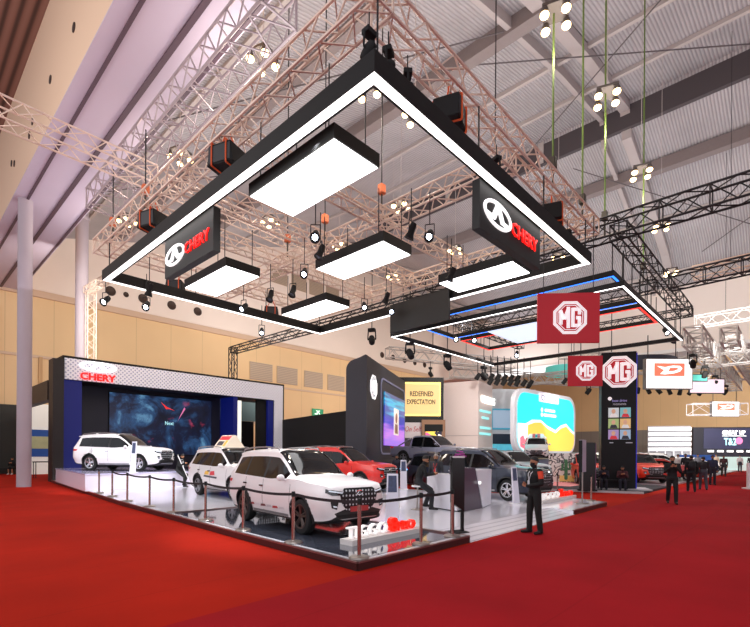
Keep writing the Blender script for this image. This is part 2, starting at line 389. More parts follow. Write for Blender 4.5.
# ------------------------------------------------------------------ cars (local: nose towards +x, ground z=0)
def pchip(xs, ys):
    n = len(xs); h = [xs[i+1]-xs[i] for i in range(n-1)]; d = [(ys[i+1]-ys[i])/h[i] for i in range(n-1)]
    m = [d[0]]+[0 if d[i-1]*d[i] <= 0 else 2*d[i-1]*d[i]/(d[i-1]+d[i]) for i in range(1, n-1)]+[d[-1]]
    def f(x):
        i = 0
        while i < n-2 and x > xs[i+1]: i += 1
        t = (x-xs[i])/h[i]; t = min(1, max(0, t))
        return (2*t**3-3*t*t+1)*ys[i]+(t**3-2*t*t+t)*h[i]*m[i]+(-2*t**3+3*t*t)*ys[i+1]+(t**3-t*t)*h[i]*m[i+1]
    return f
# station: x, zb, wlo, wmid, zsh, zbelt, wbelt, wwin, zwin, wroof, zroof, ztop
SUV = [
 (-2.34,0.5,0.6,0.7,0.86,1.02,0.68,0.6,1.06,0.4,1.1,1.11),
 (-2.3,0.42,0.72,0.82,0.87,1.06,0.79,0.66,1.13,0.5,1.17,1.18),
 (-2.18,0.33,0.8,0.89,0.91,1.13,0.84,0.66,1.34,0.52,1.4,1.41),
 (-1.98,0.28,0.84,0.915,0.91,1.14,0.86,0.64,1.52,0.54,1.67,1.68),
 (-1.35,0.25,0.86,0.925,0.91,1.12,0.88,0.67,1.56,0.57,1.71,1.74),
 (-0.55,0.24,0.86,0.925,0.9,1.1,0.885,0.68,1.57,0.58,1.73,1.75),
 (0.1,0.24,0.86,0.925,0.89,1.08,0.885,0.67,1.55,0.57,1.7,1.73),
 (0.42,0.24,0.86,0.925,0.89,1.1,0.885,0.72,1.44,0.58,1.54,1.56),
 (1.02,0.24,0.86,0.925,0.9,1.11,0.88,0.77,1.11,0.6,1.17,1.18),
 (1.15,0.24,0.86,0.925,0.9,1.11,0.88,0.74,1.1,0.5,1.15,1.17),
 (1.75,0.25,0.85,0.92,0.87,1.05,0.86,0.7,1.09,0.45,1.12,1.13),
 (2.08,0.27,0.8,0.885,0.85,1.03,0.8,0.64,1.06,0.42,1.09,1.09),
 (2.26,0.3,0.72,0.8,0.82,0.98,0.71,0.58,1.02,0.38,1.03,1.04),
 (2.35,0.36,0.62,0.68,0.76,0.9,0.6,0.48,0.93,0.3,0.945,0.95)]
PICK = [
 (-2.68,.55,.68,.80,.80,1.06,.80,.72,1.08,.50,1.085,1.085),
 (-2.62,.45,.80,.90,.82,1.10,.88,.78,1.12,.50,1.12,1.12),
 (-1.90,.36,.86,.93,.84,1.10,.90,.80,1.12,.50,1.12,1.12),
 (-1.12,.34,.87,.93,.85,1.10,.90,.80,1.12,.50,1.12,1.12),
 (-1.02,.34,.87,.93,.85,1.10,.90,.76,1.45,.60,1.55,1.56),
 (-.85,.34,.87,.93,.85,1.10,.90,.72,1.66,.60,1.76,1.78),
 (-.2,.34,.87,.93,.86,1.08,.90,.72,1.69,.60,1.80,1.82),
 (.35,.34,.87,.93,.86,1.07,.90,.71,1.67,.59,1.77,1.79),
 (.70,.34,.87,.93,.86,1.06,.90,.75,1.48,.62,1.57,1.59),
 (1.25,.34,.87,.93,.87,1.06,.90,.79,1.12,.64,1.17,1.19),
 (1.40,.35,.87,.93,.87,1.06,.89,.76,1.10,.55,1.15,1.165),
 (2.05,.36,.86,.92,.87,1.04,.87,.72,1.08,.48,1.11,1.12),
 (2.45,.38,.80,.88,.84,1.00,.82,.66,1.04,.44,1.06,1.065),
 (2.62,.42,.70,.78,.80,.92,.72,.56,.97,.38,.98,.985),
 (2.68,.48,.60,.66,.76,.84,.60,.46,.88,.30,.89,.895)]
SEDAN = [(x,zb*.85,a,b_,c*.88,d*.86,e,f,(g*.80 if g>1.2 else g*.86),h,(i*.80 if i>1.2 else i*.86),(j*.80 if j>1.2 else j*.86)) for x,zb,a,b_,c,d,e,f,g,h,i,j in SUV]
def car(label, paint, loc, heading, kind='suv', scale=1., plate='dark', extras=(), detail=True, group=None, name=None, rimc=None, nx=74):
    tab = {'suv':SUV,'pickup':PICK,'hatch':SEDAN}[kind]
    xs = [s[0] for s in tab]; F = [pchip(xs, [s[k] for s in tab]) for k in range(1, 12)]
    root = thing(name or {'suv':'suv','pickup':'pickup_truck','hatch':'hatchback'}[kind], label, 'car', loc, heading, group)
    root.scale = (scale*.95,scale*.95,scale*1.03) if kind == 'suv' else (scale,)*3
    blackp = mat('car_cladding', (24,24,26), .55)
    X0, X1 = xs[0], xs[-1]
    st = []
    for i in range(nx+1):
        u = i/nx; x = X0+(X1-X0)*(u-.5*math.sin(2*PI*u)/(2*PI)*1.2 if True else u); st.append(x)
    SUBD = 4
    def ring(x):
        zb, wlo, wm, zs, zbl, wb, ww, zw, wr, zr, zt = [f(x) for f in F]
        p = [(0,zb),(wlo-.1,zb),(wlo,zb+.09),(wm,.30*zb+.70*zs-.1),(wm*.985,zs),(wb,zbl),(ww,zw),(wr,zr),(0,zt)]
        out = []
        for j in range(8):
            a = p[j-1] if j else (-p[1][0], p[1][1]); b_, c = p[j], p[j+1]; d = p[j+2] if j < 7 else (-p[7][0], p[7][1])
            if j in (4,5): a, d = (2*b_[0]-c[0], 2*b_[1]-c[1]), (2*c[0]-b_[0], 2*c[1]-b_[1])   # straight glass and shoulder
            for k in range(SUBD):
                t = k/SUBD
                q = [.5*((2*b_[e])+(-a[e]+c[e])*t+(2*a[e]-5*b_[e]+4*c[e]-d[e])*t*t+(-a[e]+3*b_[e]-3*c[e]+d[e])*t**3) for e in (0,1)]
                if q[0] < 0: q[0] = 0
                out.append((q[0], q[1]))
        out.append(p[8]); return out
    rings = [ring(x) for x in st]; n = len(rings[0])
    vid = {}; V = []
    def gv(i, j, s):
        if j in (0, n-1): s = 1
        k = (i, j, s)
        if k not in vid: vid[k] = len(V); V.append((st[i], s*rings[i][j][0], rings[i][j][1]))
        return vid[k]
    if kind == 'pickup':
        wins = [(-.93,-.10),(-.02,1.18)]; ws = (.40,1.22); rw = (-1.10,-.90)
    else:
        wins = [(-1.93,-1.27),(-1.21,-.30),(-.22,.96)]; ws = (.15,.98); rw = (-2.24,-2.00)
    Fb, Fm, G = [], [], {'windshield':[], 'rear_window':[]}
    for i in range(nx):
        xm = (st[i]+st[i+1])/2
        for j in range(n-1):
            t = (j+.5)/SUBD
            key = None; mi = 0
            zc = rings[i][j][1]
            hh = rings[i][6*SUBD][1]-rings[i][5*SUBD][1]
            if 5.12< t < 5.9 and hh > .1 and (wins[0][0] < xm < wins[-1][1]):
                key = 'pillar'
                for k, (a, b_) in enumerate(wins):
                    if a < xm < b_: key = 'side_window%d' % k
            elif t > 6.4 and ws[0] < xm < ws[1]: key = 'windshield'
            elif t > 6.2 and rw[0] < xm < rw[1]: key = 'rear_window'
            elif t < 1.75: mi = 1
            for s in (1, -1):
                f = (gv(i,j,s), gv(i+1,j,s), gv(i+1,j+1,s), gv(i,j+1,s))
                f = tuple(dict.fromkeys(f))
                if key is None: Fb.append(f); Fm.append(mi)
                elif key == 'pillar': Fb.append(f); Fm.append(1)
                elif key.startswith('side'): G.setdefault(key+('l' if s > 0 else 'r'), []).append(f)
                else: G[key].append(f)
    for i in (0, nx):
        c = len(V); V.append((st[i]+(.015 if i else -.015), 0, (rings[i][0][1]+rings[i][-1][1])/2))
        for j in range(n-1):
            for s in (1, -1): Fb.append((gv(i,j,s), gv(i,j+1,s), c)); Fm.append(1 if (j+.5)/SUBD < 2.6 else 0)
    # everything as one closed skin first: cut the wheel wells, keep it for projecting details
    wheels = [(1.42,.365),(-1.30,.365)] if kind != 'pickup' else [(1.62,.40),(-1.55,.40)]
    if kind == 'hatch': wheels = [(1.42,.33),(-1.30,.33)]
    allf = Fb+[f for k in G for f in G[k]]
    bvh = BVHTree.FromPolygons([Vector(v) for v in V], allf)
    # drop skin faces inside the wheel openings and line each opening with a dark well
    keep, km = [], []
    bodyV = list(V)
    def inwell(f):
        c = [sum(V[q][e] for q in f)/len(f) for e in range(3)]
        if abs(c[1]) < .45: return False
        return any((c[0]-wx)**2+(c[2]-wr)**2 < (wr+.075)**2 for wx, wr in wheels)
    for f, mi in zip(Fb, Fm):
        if not inwell(f): keep.append(f); km.append(mi)
    g = MB(); g.v = bodyV; g.f = keep; g.mi = km
    body = g.build('body', [paint, blackp], root, smooth=True)
    gi = 0
    for k in G:
        if not G[k]: continue
        ids = sorted({q for f in G[k] for q in f}); mp = {q: a for a, q in enumerate(ids)}
        g = MB(); g.add([V[q] for q in ids], [tuple(mp[q] for q in f) for f in G[k]])
        g.build('side_window' if k.startswith('side') else k, M['glass'], root, smooth=True)
    def cast(axis, a, z, s=1):
        if axis == 'side': o = Vector((a, s*3, z)); d = Vector((0,-s,0))
        elif axis == 'front': o = Vector((4, a, z)); d = Vector((-1,0,0))
        elif axis == 'rear': o = Vector((-4, a, z)); d = Vector((1,0,0))
        h = bvh.ray_cast(o, d)
        return (h[0], h[1], d) if h[0] else None
    def patch(name, axis, poly, m, off=.012, s=1, rings_=4, parent=root, dens=3):
        pts = []
        for (a, b_) in zip(poly, poly[1:]+poly[:1]):
            for k in range(dens): t = k/dens; pts.append((a[0]+(b_[0]-a[0])*t, a[1]+(b_[1]-a[1])*t))
        cx = sum(p[0] for p in pts)/len(pts); cz = sum(p[1] for p in pts)/len(pts)
        vs = []; N = len(pts); last = None
        for q in range(rings_+1):
            for p in (pts if q < rings_ else [(cx,cz)]):
                f = 1-q/rings_
                a, z = cx+(p[0]-cx)*f, cz+(p[1]-cz)*f
                h = cast(axis, a, z, s)
                if h: last = (h[0]-h[2]*off)
                elif last is None:
                    last = Vector((a, s*.9, z)) if axis == 'side' else Vector((X1-.1 if axis == 'front' else X0+.1, a, z))
                co = last.copy()
                if axis == 'side': co.x = a; co.z = z
                else: co.y = a; co.z = z
                vs.append(co)
        fs = [(q*N+i, q*N+(i+1)%N, (q+1)*N+(i+1)%N, (q+1)*N+i) for q in range(rings_-1) for i in range(N)]
        fs += [((rings_-1)*N+i, (rings_-1)*N+(i+1)%N, rings_*N) for i in range(N)]
        g = MB(); g.add(vs, fs)
        return g.build(name, m, parent, smooth=True)
    # wheel wells, arch mouldings, wheels
    for wx, wr in wheels:
        for s in (1, -1):
            ro = wr+.085; N = 22
            g = MB(); vs = []
            for i in range(N+1):
                a = -.25+(PI+.5)*i/N
                for rr, off in ((ro+.005,.012),(ro-.035,.018)):
                    px, pz = wx+rr*math.cos(a), wr+rr*math.sin(a)
                    h = cast('side', px, max(pz, .30), s); y = h[0].y if h else s*.9
                    vs.append((px, y+s*off, pz))
            vs2 = [(wx+(ro-.03)*math.cos(-.25+(PI+.5)*i/N), s*.5, wr+(ro-.03)*math.sin(-.25+(PI+.5)*i/N)) for i in range(N+1)]
            g.add(vs, [(2*i,2*i+2,2*i+3,2*i+1) for i in range(N)])
            g.add([vs[2*i+1] for i in range(N+1)]+vs2, [(i,i+1,N+2+i,N+1+i) for i in range(N)])
            g.add(vs2, [tuple(range(N+1))])
            g.build('wheel_arch', blackp, root, smooth=True)
            wt = .225; yo = s*(.905)
            g = MB().lathe([(wr*.66,-wt/2),(wr*.80,-wt/2-.006),(wr*.95,-wt/2+.012),(wr,-wt/2+.05),(wr,wt/2-.05),(wr*.95,wt/2-.012),(wr*.80,wt/2+.006),(wr*.66,wt/2)], 30, 'y')
            wo = g.build('wheel', M['rubber'], root, smooth=True, loc=(wx, yo-s*wt/2, wr))
            rimm = rimc or mat('alloy_rim', (150,150,155), .3, .8)
            g = MB().lathe([(wr*.68,0),(wr*.68,s*(wt/2)),(wr*.62,s*(wt/2+.004)),(wr*.60,s*(wt/2-.03)),(wr*.58,s*.02),(0,s*.02)], 30, 'y', mi=1)
            for q in range(5):
                for e in (-.16, .16):
                    a = 2*PI*q/5+.3
                    c0 = (wr*.12*math.cos(a+e*2), s*(wt/2-.025), wr*.12*math.sin(a+e*2)); c1 = (wr*.62*math.cos(a+e), s*(wt/2-.008), wr*.62*math.sin(a+e))
                    g.tube(c0, c1, .024, 5, .02, mi=0)
            g.lathe([(0,s*(wt/2-.005)),(wr*.16,s*(wt/2-.012)),(wr*.18,s*(wt/2-.04))], 14, 'y', mi=0)
            g.lathe([(wr*.60,s*(wt/2+.002)),(wr*.68,s*(wt/2+.006)),(wr*.69,s*(wt/2-.01))], 30, 'y', mi=0)
            g.build('rim', [rimm, mat('rim_dark', (22,22,24), .5, .4)], wo, smooth=True)
    # underside mass so daylight never shows through the wells
    MB().box((X0+.5,-.5,.22),(X1-.5,.5,.72)).build('underbody', M['matte'], root)
    zf = 1. if kind != 'hatch' else .86
    if kind == 'pickup': zf = 1.1
    chrome = M['chrome']; lamp = mat('headlamp_glass', (200,210,220), .08, .3, emit=.35, ecol=(230,240,255), coat=1.)
    tail = mat('tail_lamp', (170,14,18), .15, emit=.25, ecol=(255,20,20), coat=1.)
    fx = X1
    for s in (1, -1):
        patch('headlight', 'front', [(s*.40,0.900*zf),(s*.78,0.960*zf),(s*.80,0.890*zf),(s*.70,0.835*zf),(s*.46,0.835*zf)], mat('headlamp_dark', (34,36,42), .1, coat=1.), .010)
        patch('headlight_beam', 'front', [(s*.44,0.895*zf),(s*.75,0.935*zf),(s*.74,0.910*zf),(s*.46,0.865*zf)], lamp, .016)
        patch('fog_light_bezel', 'front', [(s*.56,0.700*zf),(s*.74,0.720*zf),(s*.72,0.600*zf),(s*.60,0.560*zf)], blackp, .012)
        patch('fog_light', 'front', [(s*.60,0.630*zf),(s*.70,0.645*zf),(s*.69,0.615*zf),(s*.60,0.600*zf)], lamp, .02)
        patch('tail_light', 'rear', [(s*.42,1.0*zf),(s*.74,1.03*zf),(s*.76,.93*zf),(s*.44,.93*zf)], tail, .012)
        patch('tail_light', 'side', [(X0+.06,1.02*zf),(X0+.36,1.0*zf),(X0+.30,.93*zf),(X0+.06,.92*zf)], tail, .012, s)
        # mirror
        mx_ = (.78 if kind != 'pickup' else 1.02)
        g = MB(); g.ball((mx_, s*1.02, 1.13*zf), (.065,.10,.07), 12); g.tube((mx_,s*.86,1.07*zf),(mx_,s*.97,1.10*zf),.03,6)
        mo = g.build('wing_mirror', paint, root, smooth=True)
        # side shut lines and handles
        lines = [(-.26,.34,1.06),(-1.18,.62,1.08),(1.0,.34,1.0)] if kind != 'pickup' else [(-.06,.45,1.06),(-1.0,.45,1.08),(1.05,.45,1.04)]
        if detail:
            for (lx, z0, z1) in lines:
                patch('door_gap', 'side', [(lx-.006,z0*zf),(lx+.006,z0*zf),(lx+.006,z1*zf),(lx-.006,z1*zf)], M['matte'], .004, s, 2, dens=4)
            for hx in ((-.42,.93),( -1.28,.95)) if kind != 'pickup' else ((-.25,.97),(-.9,.97)):
                patch('door_handle', 'side', [(hx[0]+.0,hx[1]*zf),(hx[0]+.2,hx[1]*zf),(hx[0]+.2,(hx[1]-.035)*zf),(hx[0],(hx[1]-.035)*zf)], chrome if kind != 'hatch' else paint, .028, s, 2)
            patch('sill_trim', 'side', [(-.80,.36*zf),(.88,.36*zf),(.88,.30*zf),(-.80,.30*zf)], mat('silver_trim', (150,150,152), .35, .7), .012, s, 2, dens=6)
        if kind == 'suv':
            ys = s*.60
            g = MB(); ptsr = [(.0,ys*.95,1.70),(-.05,ys,1.755),(-.6,ys,1.79),(-1.4,ys,1.775),(-1.85,ys,1.735),(-1.95,ys*.97,1.68)]
            g.path(ptsr, .018, 6); g.build('roof_rail', mat('silver_trim', (150,150,152), .35, .7), root)
    # grille
    mg = mat('star_grille', (20,21,24), .35, .2, coat=.1)
    if not mg.get('done'):
        nt, b = nodes_of(mg); tc = nt.nodes.new('ShaderNodeTexCoord'); vo = nt.nodes.new('ShaderNodeTexVoronoi'); vo.inputs['Scale'].default_value = 11; vo.inputs['Randomness'].default_value = .15
        nt.links.new(tc.outputs['Object'], vo.inputs['Vector']); rr = ramp(nt, [(0,(215,218,222)),(.21,(190,192,198)),(.27,(14,15,18)),(1,(12,12,14))]); nt.links.new(vo.outputs['Distance'], rr.inputs[0]); nt.links.new(rr.outputs[0], b.inputs['Base Color']); mg['done'] = 1
    gz0, gz1 = .53*zf, .97*zf
    patch('grille', 'front', [(-.40,gz1),(.40,gz1),(.53,.86*zf),(.47,.66*zf),(.34,gz0),(-.34,gz0),(-.47,.66*zf),(-.53,.86*zf)], mg, .014, rings_=5)
    patch('lower_intake', 'front', [(-.60,.45*zf),(.60,.45*zf),(.52,.37*zf),(-.52,.37*zf)], M['matte'], .012)
    patch('skid_plate', 'front', [(-.52,.372*zf),(.52,.372*zf),(.44,.345*zf),(-.44,.345*zf)], mat('silver_trim', (150,150,152), .35, .7), .02)
    # emblem: oval ring with a peaked bar
    h = cast('front', 0, .87*zf)
    if h:
        ex = h[0].x+.022
        g = MB(); N = 20
        for i in range(N):
            a0, a1 = 2*PI*i/N, 2*PI*(i+1)/N
            g.tube((ex,.10*math.cos(a0),.875*zf+.045*math.sin(a0)),(ex,.10*math.cos(a1),.875*zf+.045*math.sin(a1)),.009,5)
        g.tube((ex,-.055,.845*zf),(ex,0,.91*zf),.009,5); g.tube((ex,.055,.845*zf),(ex,0,.91*zf),.009,5)
        g.build('front_emblem', chrome, root)
    # number plate
    pm = {'red':mat('plate_red', (170,52,52), .4),'dark':mat('plate_dark', (28,28,30), .4)}[plate]
    h = cast('front', 0, .58*zf); px = (h[0].x if h else fx)+.03
    g = MB().box((px-.02,-.25,.50*zf),(px,.25,.605*zf)); po = g.build('number_plate', pm, root, bevel=.006)
    # rear bumper strip, spoiler, antenna
    patch('rear_bumper', 'rear', [(-.68,.60*zf),(.68,.60*zf),(.60,.46*zf),(-.60,.46*zf)], blackp, .012)
    if kind != 'pickup':
        zt = F[10](-2.0)
        g = MB(); g.loft([[(-1.85,y,zt+.02-.10*abs(y)**2) for y in (-.55,.55)]+[(-1.85,.55,zt-.09),(-1.85,-.55,zt-.09)],
                          [(-2.22,y,zt-.045) for y in (-.52,.52)]+[(-2.22,.52,zt-.075),(-2.22,-.52,zt-.075)]])
        g.build('roof_spoiler', paint, root)
        g = MB(); g.loft([[(-1.62,-.02,zt+.02),(-1.62,.02,zt+.02),(-1.40,.01,zt+.05),(-1.40,-.01,zt+.05)],[(-1.66,-.006,zt+.12),(-1.66,.006,zt+.12),(-1.60,.004,zt+.12),(-1.60,-.004,zt+.12)]]); g.build('antenna_fin', paint, root)
        patch_top = MB(); # glass roof strip
        zz = [F[10](x)+.012 for x in (-.05,-.5,-1.0,-1.3)]
        vs = [(x, y, F[10](x)+.008-.03*(y/.45)**2) for x in (-.05,-.4,-.8,-1.3) for y in (-.42,-.2,0,.2,.42)]
        patch_top.add(vs, [(i*5+j,(i+1)*5+j,(i+1)*5+j+1,i*5+j+1) for i in range(3) for j in range(4)])
        patch_top.build('sunroof', M['glass'], root, smooth=True)
    else:
        # load bed well and sport bar
        g = MB().box((-2.5,-.70,1.118),(-1.2,.70,1.135)); g.build('bed_cover', M['matte'], root)
        for s in (1,-1):
            MB().path([(-1.15,s*.62,1.60),(-1.35,s*.66,1.52),(-2.1,s*.74,1.14)], .045, 8).build('sport_bar', paint, root, smooth=True)
    for e in extras: e(root, patch)
    return root
def car_paint(name, rgb, **k):
    return mat(name, rgb, k.pop('rough', .32), k.pop('metal', 0.), coat=k.pop('coat', .55), **k)

# ------------------------------------------------------------------ people (local: facing -y)
def person(label, loc, rz, shirt, trousers, hair=(20,17,16), pose=None, height=1.70, vox=.017, shoes=(18,18,20), sleeves=True, mask=None, extras=(), longhair=False, name='person', skirt=False, bare=False, skin=None):
    J = dict(pel=(0,0,.94), waist=(0,0,1.10), chest=(0,-.01,1.30), nek=(0,.0,1.44), head=(0,-.02,1.585),
             hl=(.09,0,.90), kl=(.10,-.015,.49), al=(.105,.02,.09), tl=(.12,-.15,.035),
             hr=(-.09,0,.90), kr=(-.10,-.015,.49), ar=(-.105,.02,.09), tr=(-.12,-.15,.035),
             sl=(.185,0,1.385), el=(.235,.02,1.11), wl=(.23,-.06,.86),
             sr=(-.185,0,1.385), er=(-.235,.02,1.11), wr=(-.23,-.06,.86))
    hd = {'l':None, 'r':None}
    if pose:
        for k, v in pose.items():
            if k in ('hdl','hdr'): hd[k[2]] = v
            else: J[k] = v
    J = {k: Vector(v) for k, v in J.items()}
    g = MB(); zones = []
    def cap(a, b_, ra, rb, z, n=10):
        a = Vector(a); b_ = Vector(b_); g.tube(a, b_, ra, n, rb); g.ball(a, ra, n); g.ball(b_, rb, n); zones.append((a, b_, max(ra, rb), z))
    def oval(pts, z):
        rings = []
        side = (J['sl']-J['sr']); side.normalize()
        for i, (c, rx, ry) in enumerate(pts):
            c = Vector(c); a = Vector(pts[max(i-1,0)][0]); b_ = Vector(pts[min(i+1,len(pts)-1)][0]); ax = (b_-a).normalized()
            f = side.cross(ax).normalized(); s_ = ax.cross(f).normalized()
            rings.append([c+s_*(rx*math.cos(2*PI*q/16))+f*(ry*math.sin(2*PI*q/16)) for q in range(16)])
        g.loft(rings)
        for (a, rx, ry), (b_, sx, sy) in zip(pts, pts[1:]): zones.append((Vector(a), Vector(b_), max(rx,sx)*.9, z))
    pel, wa, ch, ne, he = J['pel'], J['waist'], J['chest'], J['nek'], J['head']
    up = (ch-pel).normalized()
    oval([(pel-up*.10,.13,.10),(pel-up*.02,.172,.125),(pel+up*.06,.155,.108)], 1)
    oval([(pel+up*.05,.155,.108),(wa,.152,.112),((wa+ch)/2,.165,.122),(ch,.182,.126),(ch+(ne-ch)*.6,.165,.09),(ch+(ne-ch)*.92,.10,.07)], 0)
    cap(ne-(he-ne)*.15, ne+(he-ne)*.5, .055, .052, 2)
    # head
    hx = (he-ne).normalized(); side = (J['sl']-J['sr']).normalized()
    look = J.get('look'); fw = (Vector(look) if look else side.cross(hx)*-1)
    if not look and fw.y > 0 and abs(fw.y) > .3: fw = -fw
    fw = (fw-hx*fw.dot(hx)).normalized(); sd = hx.cross(fw).normalized()
    def hp(x, y, z): return he+sd*x+fw*y+hx*z
    def hball(c, r):
        o = len(g.v); g.ball((0,0,0), r, 14)
        for i in range(o, len(g.v)): v = g.v[i]; g.v[i] = tuple(hp(v[0]+c[0], v[1]+c[1], v[2]+c[2]))
    hball((0,-.01,.02), (.074,.092,.10)); hball((0,.015,-.05), (.058,.070,.065)); hball((0,.06,-.085),(.03,.028,.026))
    hball((0,.092,-.015), (.014,.022,.024)); hball((.074,-.01,-.01), (.012,.022,.032)); hball((-.074,-.01,-.01), (.012,.022,.032)); hball((0,.08,-.058),(.026,.012,.010))
    zones.append((hp(0,0,-.06), hp(0,0,.05), .09, 2))
    for s in 'lr':
        h, k, a, t = J['h'+s], J['k'+s], J['a'+s], J['t'+s]
        cap(h, k, .098, .076, 1); 
        if bare: cap(k, a, .052, .036, 2)
        else: cap(k, a, .074, .064, 1)
        heel = a+(a-t).normalized()*.04; heel.z = min(a.z, t.z)+.012 if abs(a.z-t.z) < .12 else a.z-.03
        cap(heel, t, .042, .036, 3); cap(a-(a-k).normalized()*.02, (heel+t)/2, .042, .04, 3)
        sh, el, wr = J['s'+s], J['e'+s], J['w'+s]
        cap(ch+(ne-ch)*.55, sh, .075, .062, 0); cap(sh, el, .066, .053, 0); cap(el, wr, .050, .038, 0 if sleeves else 2)
        # hand: palm, four fingers of unequal length with a bend, thumb from the side
        d = Vector(hd[s]) if hd[s] else (wr-el); d.normalize()
        sg = 1 if s == 'l' else -1
        p = d.cross(Vector((0,-1,.01))).normalized() if abs(d.y) < .9 else Vector((1,0,0))
        nrm = d.cross(p).normalized(); pc = wr+d*.05
        cap(wr, wr+d*.085, .026, .030, 2, 8)
        cap(wr+d*.05+p*.018, wr+d*.085+p*.022, .020, .017, 2, 8); cap(wr+d*.05-p*.018, wr+d*.085-p*.022, .020, .017, 2, 8)
        for q, (off, ln) in enumerate([(.030,.066),(.010,.076),(-.010,.072),(-.030,.056)]):
            b0 = wr+d*.088+p*off; b1 = b0+d*ln*.55+nrm*.008*sg; b2 = b1+d*ln*.35+nrm*.022*sg
            cap(b0, b1, .0095, .0088, 2, 6); cap(b1, b2, .0088, .008, 2, 6)
        t0 = wr+d*.035+p*.028; t1 = t0+d*.03+p*.025; cap(t0, t1, .012, .011, 2, 6); cap(t1, t1+d*.03+p*.004, .011, .009, 2, 6)
    sc = height/1.70
    root = thing(name, label, 'person', loc, rz); root.scale = (sc,)*3
    o = g.build('tmp', M['skin'])
    md = o.modifiers.new('r', 'REMESH'); md.mode = 'VOXEL'; md.voxel_size = vox
    ms = o.modifiers.new('s', 'SMOOTH'); ms.iterations = 2; ms.factor = .5
    dg = bpy.context.evaluated_depsgraph_get(); me = bpy.data.meshes.new_from_object(o.evaluated_get(dg))
    old = o.data; bpy.data.objects.remove(o); bpy.data.meshes.remove(old)
    me.materials.clear()
    def cm(c, r=.8): return c if not isinstance(c, tuple) else mat('cloth_%d_%d_%d' % c, c, r, noise=.18, nscale=14)
    for mm in (cm(shirt), cm(trousers), skin or M['skin'], cm(shoes, .5)): me.materials.append(mm)
    for pgn in me.polygons:
        c = pgn.center; best = None
        for a, b_, r, z in zones:
            ab = b_-a; L = ab.length_squared; t = 0 if L == 0 else min(1, max(0, (c-a).dot(ab)/L)); dd = (c-(a+ab*t)).length-r
            if best is None or dd < best[0]: best = (dd, z)
        pgn.material_index = best[1]; pgn.use_smooth = True
    body = bpy.data.objects.new('body', me); COL.objects.link(body); body.parent = root
    # hair shell over crown and nape
    hm = mat('hair_%d_%d_%d' % hair, hair, .6, noise=.3, nscale=40)
    gh = MB(); N = 18; K = 9
    vs = []
    for j in range(K+1):
        for i in range(N):
            a = 2*PI*i/N; back = .5-.5*math.sin(a)    # sin=1 is the face
            ph = (j/K)*(1.12+back*(.85 if not longhair else 1.15))
            vs.append(tuple(hp(.085*math.sin(ph)*math.cos(a), -.012+.102*math.sin(ph)*math.sin(a), .022+.112*math.cos(ph)-(.10*max(0,j/K-.6)*back if longhair else 0))))
    gh.add(vs, [(j*N+i, j*N+(i+1)%N, (j+1)*N+(i+1)%N, (j+1)*N+i) for j in range(K) for i in range(N)])
    ho = gh.build('hair', hm, root, smooth=True)
    em = mat('eye_dark', (16,12,10), .2)
    for s in (1,-1):
        ge = MB(); ge.ball(hp(s*.030,.078,.008), .011, 8); ge.build('eye', em, root)
    if mask:
        gm = MB(); vs = []
        for j in range(6):
            for i in range(13):
                a = -1.25+2.5*i/12; z = -.005-.085*j/5
                rx = .071-.012*(j/5); ry = .092+.012*math.cos(a)-.008*abs(j-2)/2
                vs.append(tuple(hp(rx*math.sin(a)*1.04, ry*math.cos(a), z)))
        gm.add(vs, [(j*13+i, j*13+i+1, (j+1)*13+i+1, (j+1)*13+i) for j in range(5) for i in range(12)])
        gm.build('face_mask', mat('mask_%d_%d_%d' % mask, mask, .8), root, smooth=True)
    for e in extras: e(root, hp, J)
    return root

# ------------------------------------------------------------------ trusses
def truss(label, p, q, size=.45, m=None, group=None, name='box_truss', bay=None, hgt=None, rc=.033, flat=False, drop=False):
    m = m or M['alu']; p = Vector(p); q = Vector(q); d = q-p; L = d.length; hgt = hgt or size
    t = thing(name, label, 'truss', p, 0, group)
    ax = d.normalized()
    vert = abs(ax.z) > .9
    sd = Vector((0,0,1)).cross(ax).normalized() if not vert else Vector((1,0,0))
    up = ax.cross(sd).normalized()
    n = max(2, round(L/(bay or size*.9))); s = size/2; hh = hgt/2
    cs = [(-s,-hh),(s,-hh),(s,hh),(-s,hh)]
    P = lambda k, c: ax*(L*k/n)+sd*c[0]+up*c[1]
    for c in cs:
        g = MB().tube(P(0,c), P(n,c), rc, 6); g.build('chord', m, t, smooth=True)
    g = MB(); rb = rc*.55
    for k in range(n):
        for e in range(4):
            a, b_ = cs[e], cs[(e+1)%4]
            if k % 2: a, b_ = b_, a
            g.tube(P(k,a), P(k+1,b_), rb, 4, cap=False)
    for k in (0, n):
        for e in range(4): g.tube(P(k,cs[e]), P(k,cs[(e+1)%4]), rb*1.3, 4, cap=False)
    if flat:
        for k in range(0, n+1, 2):
            for e in range(4): g.tube(P(k,cs[e]), P(k,cs[(e+1)%4]), rb*1.2, 4, cap=False)
    g.build('lattice', m, t)
    for f in (.12,.88):
        c = p.lerp(q, f); top = 14.0 if c.x < 7.1 else roofz(c.x, c.y)
        if drop: MB().tube(P(n*f,(0,hh)), (c.x-p.x, c.y-p.y, top-p.z), .012, 5).build('drop_line', M['rig'], t)
    return t
TG = 'tan trusses over the white light frame'
truss('tan box truss above the left side of the large light frame', (5.3,4.85,9.05), (5.3,18.5,9.05), .48, group=TG)
truss('tan box truss above the front right side of the large light frame', (5.55,5.1,9.05), (15.2,5.1,9.05), .48, group=TG)
truss('tan box truss crossing the middle of the large light frame', (10.6,5.35,9.05), (10.6,21,9.05), .48, group=TG)
truss('tan box truss above the far right side of the large light frame', (15.35,4.85,9.05), (15.35,18.5,9.05), .48, group=TG)
truss('tan truss running behind the left hanging name sign, upper of two', (5.55,12.25,9.05), (15.1,12.25,9.05), .48, group=TG)
